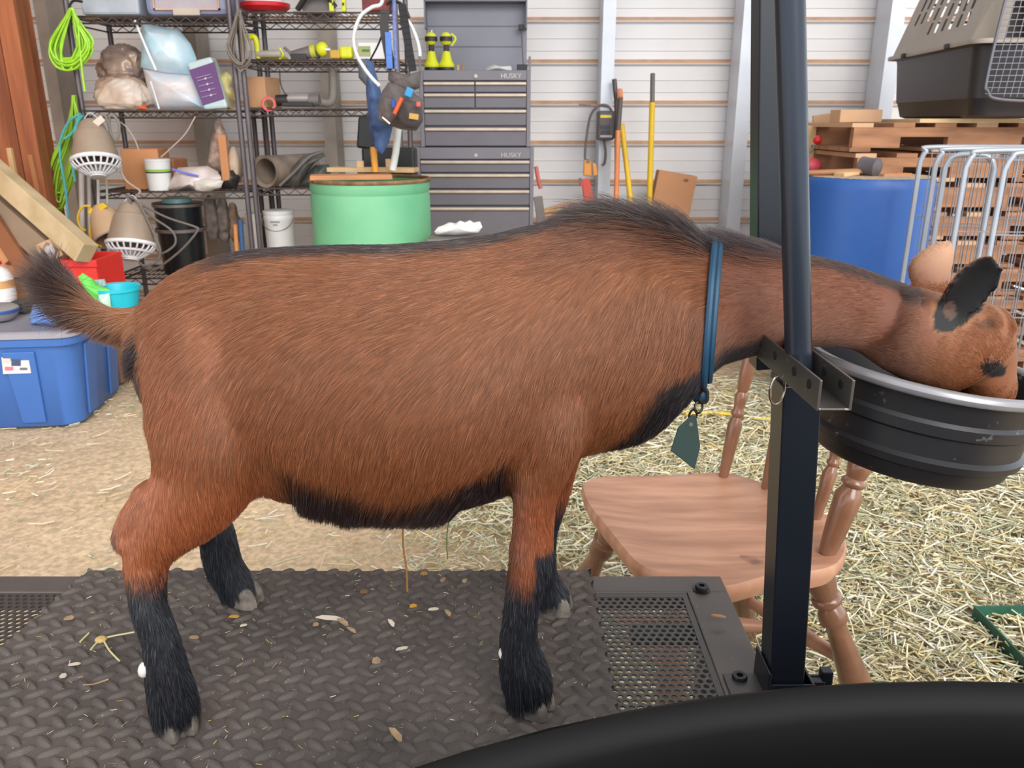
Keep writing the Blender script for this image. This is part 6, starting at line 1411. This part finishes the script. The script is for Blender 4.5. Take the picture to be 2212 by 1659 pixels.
# wire door hanging just outside the front
D0, D1 = .05, KW-.05; zb0, zb1 = .06, HT-.02
def dp(u, z): q = ins(max(z, hs)); return A(D0+(D1-D0)*u+(q*.5 if u < .5 else -q*.5), -.022, z)
do = MB(); fr_ = smoothpath([dp(.0, zb1), dp(0, .4), dp(0, .14), dp(.02, .10), dp(.10, .07), dp(.5, zb0), dp(.90, .07), dp(.98, .10), dp(1, .14), dp(1, .4), dp(1, zb1)], 6); do.tube(fr_, .006, 8)
dobj = do.build('door', mkw, kn, smooth=True); gr = MB()
for k in range(1, 21): u = k/21; gr.tube([dp(u, zb0+.018*(1 if .1 < u < .9 else 2)), dp(u, zb1)], .0019, 5)
for k in range(22): z = .09+(zb1-.09)*k/22; gr.tube([dp(.005, z), dp(.995, z)], .0019, 5)
gr.build('door_wires', mkw, dobj, kind='stuff')
for y_ in (.22, .72): MB().box(kp(-.02, y_, hs+.004), (.03, .03, .02), rotz(-ang)).build('shell_bolt', mdark, kn, bevel=.004)

# ---------------------------------------------------------------- folded wire pen
mpen = M('pen_tube', (176, 182, 192), .35, .4, var=.06); mpw = M('pen_wire', (150, 150, 156), .35, .5)
pen = thing('wire_pen', (W(2100, 700, 2.5).x, 2.6, 0), 'folded galvanised wire exercise pen standing right of the blue barrel', 'wire pen')
def pen_panel(xa, xb, ytop, Ya, Yb, dens=.034):
    a, b = W(xa, ytop, Ya), W(xb, ytop, Yb); b.z = a.z; r_ = .05; d = (b-a).normalized(); zt = a.z; zb_ = .05
    P = lambda s, z: Vector((a.x+d.x*s, a.y+d.y*s, z)); L_ = (b-a).length; r_ = min(r_, L_*.3)
    pts = [P(0, zb_), P(0, zt-r_), P(r_*.3, zt-r_*.3), P(r_, zt), P(L_-r_, zt), P(L_-r_*.3, zt-r_*.3), P(L_, zt-r_), P(L_, zb_)]
    f = MB(); f.tube([pts[0]]+smoothpath(pts[1:7], 5)+[pts[7]], .0085, 10); f.tube([P(0, zb_), P(L_, zb_)], .0085, 10)
    o = f.build('panel_frame', mpen, pen, smooth=True); w_ = MB(); n_ = max(2, int(L_/dens))
    for k in range(1, n_): w_.tube([P(L_*k/n_, zb_), P(L_*k/n_, zt-.004)], .0018, 5)
    for z in (.3, .55, .80, .98*zt): w_.tube([P(0, z), P(L_, z)], .0022, 5)
    w_.build('panel_wires', mpw, o, kind='stuff')
pen_panel(1992, 2420, 318, 2.95, 2.80)
pen_panel(2026, 2420, 322, 2.74, 2.62)
pen_panel(2046, 2152, 334, 2.66, 2.60)
pen_panel(2092, 2440, 326, 2.52, 2.48)
pen_panel(2176, 2450, 330, 2.44, 2.40)
# ================================================================ left side clutter
mtote = M('tote_blue', (64, 108, 178), .42, var=.06, scale=3); mlid = M('tote_lid_grey', (152, 150, 160), .5, var=.06)
cn = G(190, 926, 0); dR = (G(292, 830, 0)-cn); LR = dR.length; dR.normalize(); dL = Vector((-dR.y, dR.x, 0))
if dL.x > 0: dL = -dL
dL = (dL+Vector((0, -.0, 0))).normalized()
TL, TW, TH = .86, LR, .385
tt = thing('storage_tote', cn+dL*TL/2+dR*TW/2, 'large blue storage tote with a grey lid on the dirt floor, left edge', 'tote')
def tring(z, ins_, rr=.07, seg=6):
    pts = []; L0, L1, W0, W1 = ins_, TL-ins_, ins_, TW-ins_
    for (a_, b_, s0) in ((L0+rr, W0+rr, PI), (L1-rr, W0+rr, -PI/2), (L1-rr, W1-rr, 0), (L0+rr, W1-rr, PI/2)):
        for k in range(seg+1): a = s0+PI/2*k/seg; q = cn+dL*(a_+rr*math.cos(a))+dR*(b_+rr*math.sin(a)); pts.append(Vector((q.x, q.y, z)))
    return pts
def ringmesh(levels, nm, mat, par, **k):
    mb = MB(); R_ = [tring(*l) for l in levels]; n_ = len(R_[0]); V = sum(R_, []); F = []
    for i in range(len(R_)-1):
        for q in range(n_): F.append((i*n_+q, i*n_+(q+1) % n_, (i+1)*n_+(q+1) % n_, (i+1)*n_+q))
    F.append(tuple(range(n_))[::-1]); F.append(tuple((len(R_)-1)*n_+q for q in range(n_)))
    mb.add(V, F); return mb.build(nm, mat, par, **k)
ringmesh([(.0, .045), (.005, .04), (TH-.06, .012), (TH-.055, -.004), (TH-.028, -.006), (TH-.026, .0)], 'tote_body', mtote, tt, smooth=40)
ringmesh([(TH-.026, .0), (TH-.024, -.012), (TH-.006, -.012), (TH, -.004), (TH, .02), (TH-.008, .03)], 'lid', mlid, tt, smooth=40)
for s in (.16, .34, .52, .70):
    z0_, z1_ = .02, TH-.075
    p = [cn+dL*(s*1)+dR*(.040-.0)+Vector((0, 0, z0_)), cn+dL*(s+.085)+dR*.040+Vector((0, 0, z0_)), cn+dL*(s+.10)+dR*.013+Vector((0, 0, z1_)), cn+dL*(s-.015)+dR*.013+Vector((0, 0, z1_))]
    MB().prism(p, -dR*.012).build('side_rib', mtote, tt, bevel=.004)
for s in (.12, .36):
    p = [cn+dR*s+dL*.040+Vector((0, 0, .02)), cn+dR*(s+.09)+dL*.040+Vector((0, 0, .02)), cn+dR*(s+.10)+dL*.013+Vector((0, 0, TH-.075)), cn+dR*(s-.01)+dL*.013+Vector((0, 0, TH-.075))]
    MB().prism(p, -dL*.010).build('side_rib', mtote, tt, bevel=.004)
# paper label
def onface(px, py):
    # ray to the front face plane
    d = Vector(((px-1106)/FPX, CP+(830-py)/FPX*SP, (830-py)/FPX*CP-SP)); n_ = dR; p0 = cn+dR*.008; t_ = (p0-Vector((0, 0, CAMZ))).dot(n_)/d.dot(n_); return Vector((0, 0, CAMZ))+d*t_
lp = [onface(8, 808), onface(68, 806), onface(62, 770), onface(4, 772)]; lab_ = MB().prism(lp, -dR*.004).build('paper_label', M('label_white', (222, 218, 220), .5), tt)
for (a, b, c, d, cc_) in ((6, 774, 24, 784, (226, 206, 190)), (26, 776, 46, 790, (64, 84, 116)), (12, 792, 30, 800, (222, 120, 140)), (44, 794, 60, 799, (110, 110, 120))):
    q = [onface(a, d), onface(c, d), onface(c, b), onface(a, b)]; q = [x-dR*.0045 for x in q]; MB().prism(q, -dR*.001).build('label_print', M('lp_%d' % cc_[0], cc_, .5), lab_)
# on and around the tote
Yt = 3.35
t = thing('teal_basin', W(255, 655, Yt), 'bright teal plastic basin standing on the grey tote lid', 'basin'); c0 = W(254, 648, Yt); r = 48*pxm(254, 648, Yt); c0.z = TH+.002
mt_ = M('basin_teal', (30, 186, 206), .4, var=.05)
ht_ = W(254, 622, Yt).z-TH; MB().lathe([(.001, .01), (r*.8, .012), (r*.93, ht_), (r*1.04, ht_+.004), (r*1.04, ht_-.010), (r*.96, ht_-.010), (r*.84, 0), (.001, 0)], c0, n=48).build('basin_wall', mt_, t, smooth=35)
pg = MB()
for k in range(4): a = 3.5+.14*k; q = c0+Vector((r*1.02*math.cos(a), r*1.02*math.sin(a)*-1*.6, ht_+.012)); MB().box(q, (.012, .012, .028), roty(.2*(-1)**k)).build('plastic_clip', M('peg', (176, 206, 200), .5), label='small pale plastic clip on the teal basin rim, '+('leftmost', 'second from the left', 'third from the left', 'rightmost')[k]+' of four', cat='clip', group='clips on the basin rim')
pillow('green_toy', [(158, 602), (168, 594), (186, 606), (196, 622), (226, 630), (232, 656), (200, 662), (176, 640)], Yt-.1, .08, M('lime_plastic', (116, 226, 96), .4, scale=6, var=.05), 'bright green plastic piece beside the teal basin', 'plastic piece', 3)
pillow('white_bag_scrap', [(206, 640), (230, 636), (234, 668), (206, 668)], Yt-.12, .05, M('mint_white', (196, 234, 208), .5), 'pale mint bag below the bright green piece', 'bag', 3)
t = thing('red_crate', W(172, 610, 3.55), 'red plastic crate behind the goat tail under the leaning beam', 'crate'); x0, x1, z0, z1 = Rc(128, 562, 211, 640, 3.5); mrc = M('crate_red', (230, 52, 44), .45, var=.06)
mb = MB(); z0 = .25
for (a, b, c, d) in ((x0, x1, 3.5, 3.512), (x0, x1, 3.74, 3.752), (x0, x0+.012, 3.512, 3.74), (x1-.012, x1, 3.512, 3.74)): mb.span(a, b, c, d, z0, z1)
mb.span(x0, x1, 3.5, 3.752, z0-.01, z0); mb.build('crate_body', mrc, t, bevel=.003)
MB().span(x0-.01, x1+.01, 3.488, 3.5, z1-.03, z1).build('crate_rim', mrc, t, bevel=.003)
MB().box(((x0+x1)/2, 3.62, z0/2-.005), (x1-x0+.1, .3, z0-.012)).build('cardboard_box', M('card_dark_brown', (150, 112, 84), .8), bevel=.004, label='low cardboard box under the red crate, mostly hidden', cat='box')  # darker brown cardboard than the other boxes
pillow('blue_bag', [(40, 690), (46, 668), (90, 664), (150, 672), (160, 700), (140, 720), (80, 716), (44, 708)], 3.0, .16, M('bag_blue', (78, 134, 222), .4, scale=8, rgb2=(120, 170, 240), bump=.3, bscale=12), 'crumpled bright blue bag on the tote below the goat tail', 'bag', 5)
t = thing('dark_green_case', W(45, 690, 3.15), 'dark green case on the tote left of the blue bag', 'case'); xa, xb, za, zb_ = Rc(24, 652, 56, 700, 3.2); MB().span(xa, xb, 3.2, 3.4, TH, zb_).build('case_body', M('dkgreen', (44, 56, 50), .6), t, bevel=.008)
t = thing('grey_lidded_dish', W(5, 680, 3.1), 'grey lidded dish on the tote at the left edge', 'dish'); c0 = W(0, 690, 3.1); c0.z = TH+.001; r = .07
MB().lathe([(.001, 0), (r*.7, 0), (r*.95, .02), (r, .034), (r*1.03, .036), (r*1.03, .046), (r*.8, .056), (.001, .058)], c0, n=36).build('dish_body', M('dish_grey', (150, 144, 146), .5), t, smooth=35)
MB().lathe([(r*1.035, .030), (r*1.045, .036), (r*1.035, .042)], c0, n=36).build('blue_band', M('band_blue', (50, 80, 150), .5), t, smooth=True)
t = thing('white_jug', W(4, 640, 3.45), 'white plastic jug with a red cap at the left edge', 'jug'); b = W(2, 650, 3.45); b.z = TH; h_ = W(2, 566, 3.45).z-TH
MB().lathe([(.001, 0), (.062, 0), (.065, .02), (.065, h_*.6), (.05, h_*.78), (.022, h_*.9), (.022, h_*.95)], b, n=28, cap=True).build('jug_body', mwhite_, t, smooth=35); MB().cyl(b+Vector((0, 0, h_*.93)), b+Vector((0, 0, h_)), .03, n=18).build('cap', mred, t, smooth=35)
MB().lathe([(.0655, h_*.35), (.0655, h_*.55)], b, n=28).build('jug_label', M('jug_label', (226, 170, 110), .5), t, smooth=True)
for i, (pl_, Y_, c_, lb) in enumerate((([(0, 470), (40, 474), (58, 520), (48, 600), (-20, 600), (-20, 480)], 3.62, (206, 150, 112), 'upright orange-tan carton at the left edge under the lumber'), ([(46, 520), (96, 508), (134, 556), (124, 640), (60, 640)], 3.58, (188, 148, 116), 'tilted tan carton behind the raised goat tail'), ([(76, 530), (122, 510), (136, 552), (96, 572)], 3.5, (204, 166, 130), 'small tan carton flap above the goat tail'), ([(148, 560), (162, 548), (178, 562), (176, 600), (150, 600)], 3.56, (180, 124, 92), 'brown wood offcut poking out of the red crate'))):
    o = MB().prism([W(x, y, Y_) for x, y in pl_], (0, .03 if i > 1 else .14, 0)).build('carton' if i < 3 else 'wood_offcut', M('carton%d' % i, c_, .8, var=.1), bevel=.003, label=lb, cat='box' if i < 3 else 'wood scrap')
pillow('white_wrap', [(92, 534), (106, 528), (114, 544), (108, 570), (96, 566)], 3.46, .04, M('wrap', (214, 204, 208), .5), 'small white wrapper among the cartons above the tail', 'wrapper', 3)
# box pile supporting the cartons
MB().span(W(-60, 600, 3.6).x, W(126, 600, 3.6).x, 3.58, 3.95, 0, W(50, 606, 3.6).z).build('lumber_crate', mosb, bevel=.004, label='rough strand board crate under the cartons at the left edge', cat='crate')
pillow('white_feed_bag', [(304, 800), (322, 770), (350, 790), (372, 860), (378, 905), (346, 908), (326, 880), (316, 840)], 3.0, .14, M('feedbag', (214, 206, 208), .6, scale=8, var=.1, bump=.3, bscale=14), 'white crumpled bag on the dirt behind the goat hind leg', 'bag', 9)
pillow('pale_bottle', [(284, 740), (296, 728), (306, 760), (306, 860), (288, 872)], 3.2, .07, M('pale_green', (196, 206, 176), .5), 'pale bottle beyond the tote next to the goat rump', 'bottle', 2)

# ================================================================ litter on the mat
mst1 = M('chip_tan', (176, 146, 110), .8, var=.25, scale=60); mst2_ = M('chip_pale', (214, 200, 180), .7, var=.15); mst3 = M('stem_brown', (168, 118, 66), .6); mst4 = M('stem_green', (96, 120, 70), .6)
def chip(px, py, L_, wd, ang_, mat, lab, nm='wood_chip', th=.0016):
    p = G(px, py, MZ+.003); s = pxm(px, py, p.y); R = rotz(ang_) @ roty(.12)
    mb = MB(); l = L_*s/2; w_ = wd*s/2
    V = [(-l, -w_*.6, 0), (-l*.3, -w_, 0), (l*.7, -w_*.8, 0), (l, 0, 0), (l*.4, w_, 0), (-l*.6, w_*.7, 0)]
    mb.prism([p+R @ Vector(v) for v in V], (0, 0, th)); return mb.build(nm, mat, label=lab, cat='wood chip' if nm == 'wood_chip' else 'straw', bevel=0)
for q in ((713, 1336, 60, 14, .0, mst2_, 'pale split twig on the mat, largest chip behind the goat middle'), (742, 1345, 34, 12, -.7, mst1, 'tan bark curl touching the pale split twig'), (682, 1350, 14, 12, .4, mst1, 'small yellowish crumb left of the pale split twig'),
          (760, 1362, 26, 8, -.6, mst1, 'thin brown shaving below the bark curl'), (846, 1347, 26, 10, -1.0, mst2_, 'white curved husk right of the bark curl'), (868, 1402, 30, 8, .5, mst2_, 'pale stick above the tan square chip'), (813, 1428, 20, 22, .3, mst1, 'squarish tan chip in the middle of the mat'),
          (856, 1588, 50, 16, -.9, mst1, 'long curved wood shaving at the front of the mat'), (786, 1279, 18, 14, .2, M('dung', (120, 92, 60), .8), 'dark brown crumb by the hanging stalk'), (892, 1310, 18, 12, .5, M('ochre', (196, 146, 50), .7), 'ochre crumb right of the hanging stalk'),
          (936, 1317, 24, 8, .3, mst2_, 'small pale stick right of the ochre crumb'), (968, 1325, 24, 10, -1.0, mst1, 'tan curved husk right of the small pale stick'), (916, 1240, 16, 12, .1, M('ochre2', (170, 120, 60), .7), 'ochre crumb at the far edge of the mat'), (956, 1254, 24, 10, 1.2, mst1, 'tan chip standing near the far edge, left'), (1003, 1256, 20, 10, 1.3, mst1, 'tan chip standing near the far edge, right'),
          (161, 1436, 24, 8, .4, mst2_, 'white flake left of the near hind leg'), (137, 1461, 14, 14, .2, mst2_, 'tiny white lump left of the white flake'), (1552, 1332, 34, 9, -.1, M('chip_rust', (176, 124, 90), .7), 'rusty leaf chip on the deck frame by the perforated plate'), (506, 1333, 22, 8, .1, M('ochre', (196, 146, 50), .7), 'ochre sliver beside the far hind hoof'), (526, 1352, 16, 6, .6, mst2_, 'thin white sliver in front of the far hind hoof'),
          (420, 1378, 20, 10, .1, mst1, 'small tan husk right of the near hind leg'), (150, 1336, 20, 14, .3, mst1, 'small crumb of dry dung left of the near hind leg')): chip(*q)
def stalk(nm, pts, r, mat, lab, on=True, Y=None):
    P_ = [(G(x, y, MZ+.004) if Y is None else W(x, y, Y)) for x, y in pts]
    return MB().tube(smoothpath(P_, 4), r, 6).build(nm, mat, smooth=True, label=lab, cat='straw')
msp = M('sprig', (206, 196, 140), .6); b = thing('straw_sprig', G(222, 1382, MZ), 'branched pale straw sprig on the mat left of the near hind leg', 'straw')
for pts in ([(222, 1380), (246, 1374), (268, 1370), (290, 1366)], [(222, 1380), (234, 1402), (246, 1416), (258, 1428)], [(222, 1380), (206, 1392), (196, 1404)]): MB().tube(smoothpath([G(x, y, MZ+.006) for x, y in pts], 4), .0011, 6).build('stem', msp, b, smooth=True)
MB().ell(G(218, 1382, MZ+.006), (.007, .006, .004)).build('seed_head', M('seed', (190, 160, 100), .8, bump=.5, scale=90), b)
stalk('straw_stalk', [(173, 1387), (182, 1378), (192, 1368)], .0012, msp, 'short straight straw left of the branched sprig')
stalk('straw_stalk', [(180, 1480), (204, 1478), (234, 1468)], .001, mst1, 'thin bent brown straw in front of the near hind leg')
stalk('straw_stalk', [(880, 1278), (878, 1230), (872, 1190), (870, 1150), (874, 1136)], .0013, mst3, 'thin brown stalk standing upright from the mat to the belly', Y=G(880, 1280, MZ).y-.005)
stalk('grass_blade', [(971, 1118), (966, 1150), (965, 1180), (967, 1208)], .0008, mst4, 'thin green grass blade hanging below the belly', Y=.86)
for i, q in enumerate(((640, 1268, 34, .5), (1000, 1500, 30, .3), (1160, 1400, 26, .2), (1320, 1470, 26, .7), (200, 1560, 40, .2), (430, 1500, 28, .9), (1470, 1370, 24, .6), (560, 1610, 34, 1.1))):
    pass
straw_field('mat_crumbs', 520, 31, (-.6, .11), (PY0+.005, PY1-.005), lambda x, y: np.ones_like(x), [(170, 150, 120), (206, 190, 160), (140, 120, 90), (190, 160, 100)], 'tiny crumbs and straw bits scattered over the rubber mat', zl=(0, .0012), lr=(.0015, .010), wr=(.0002, .0007), z0=MZ+.0006, tilt=.05)
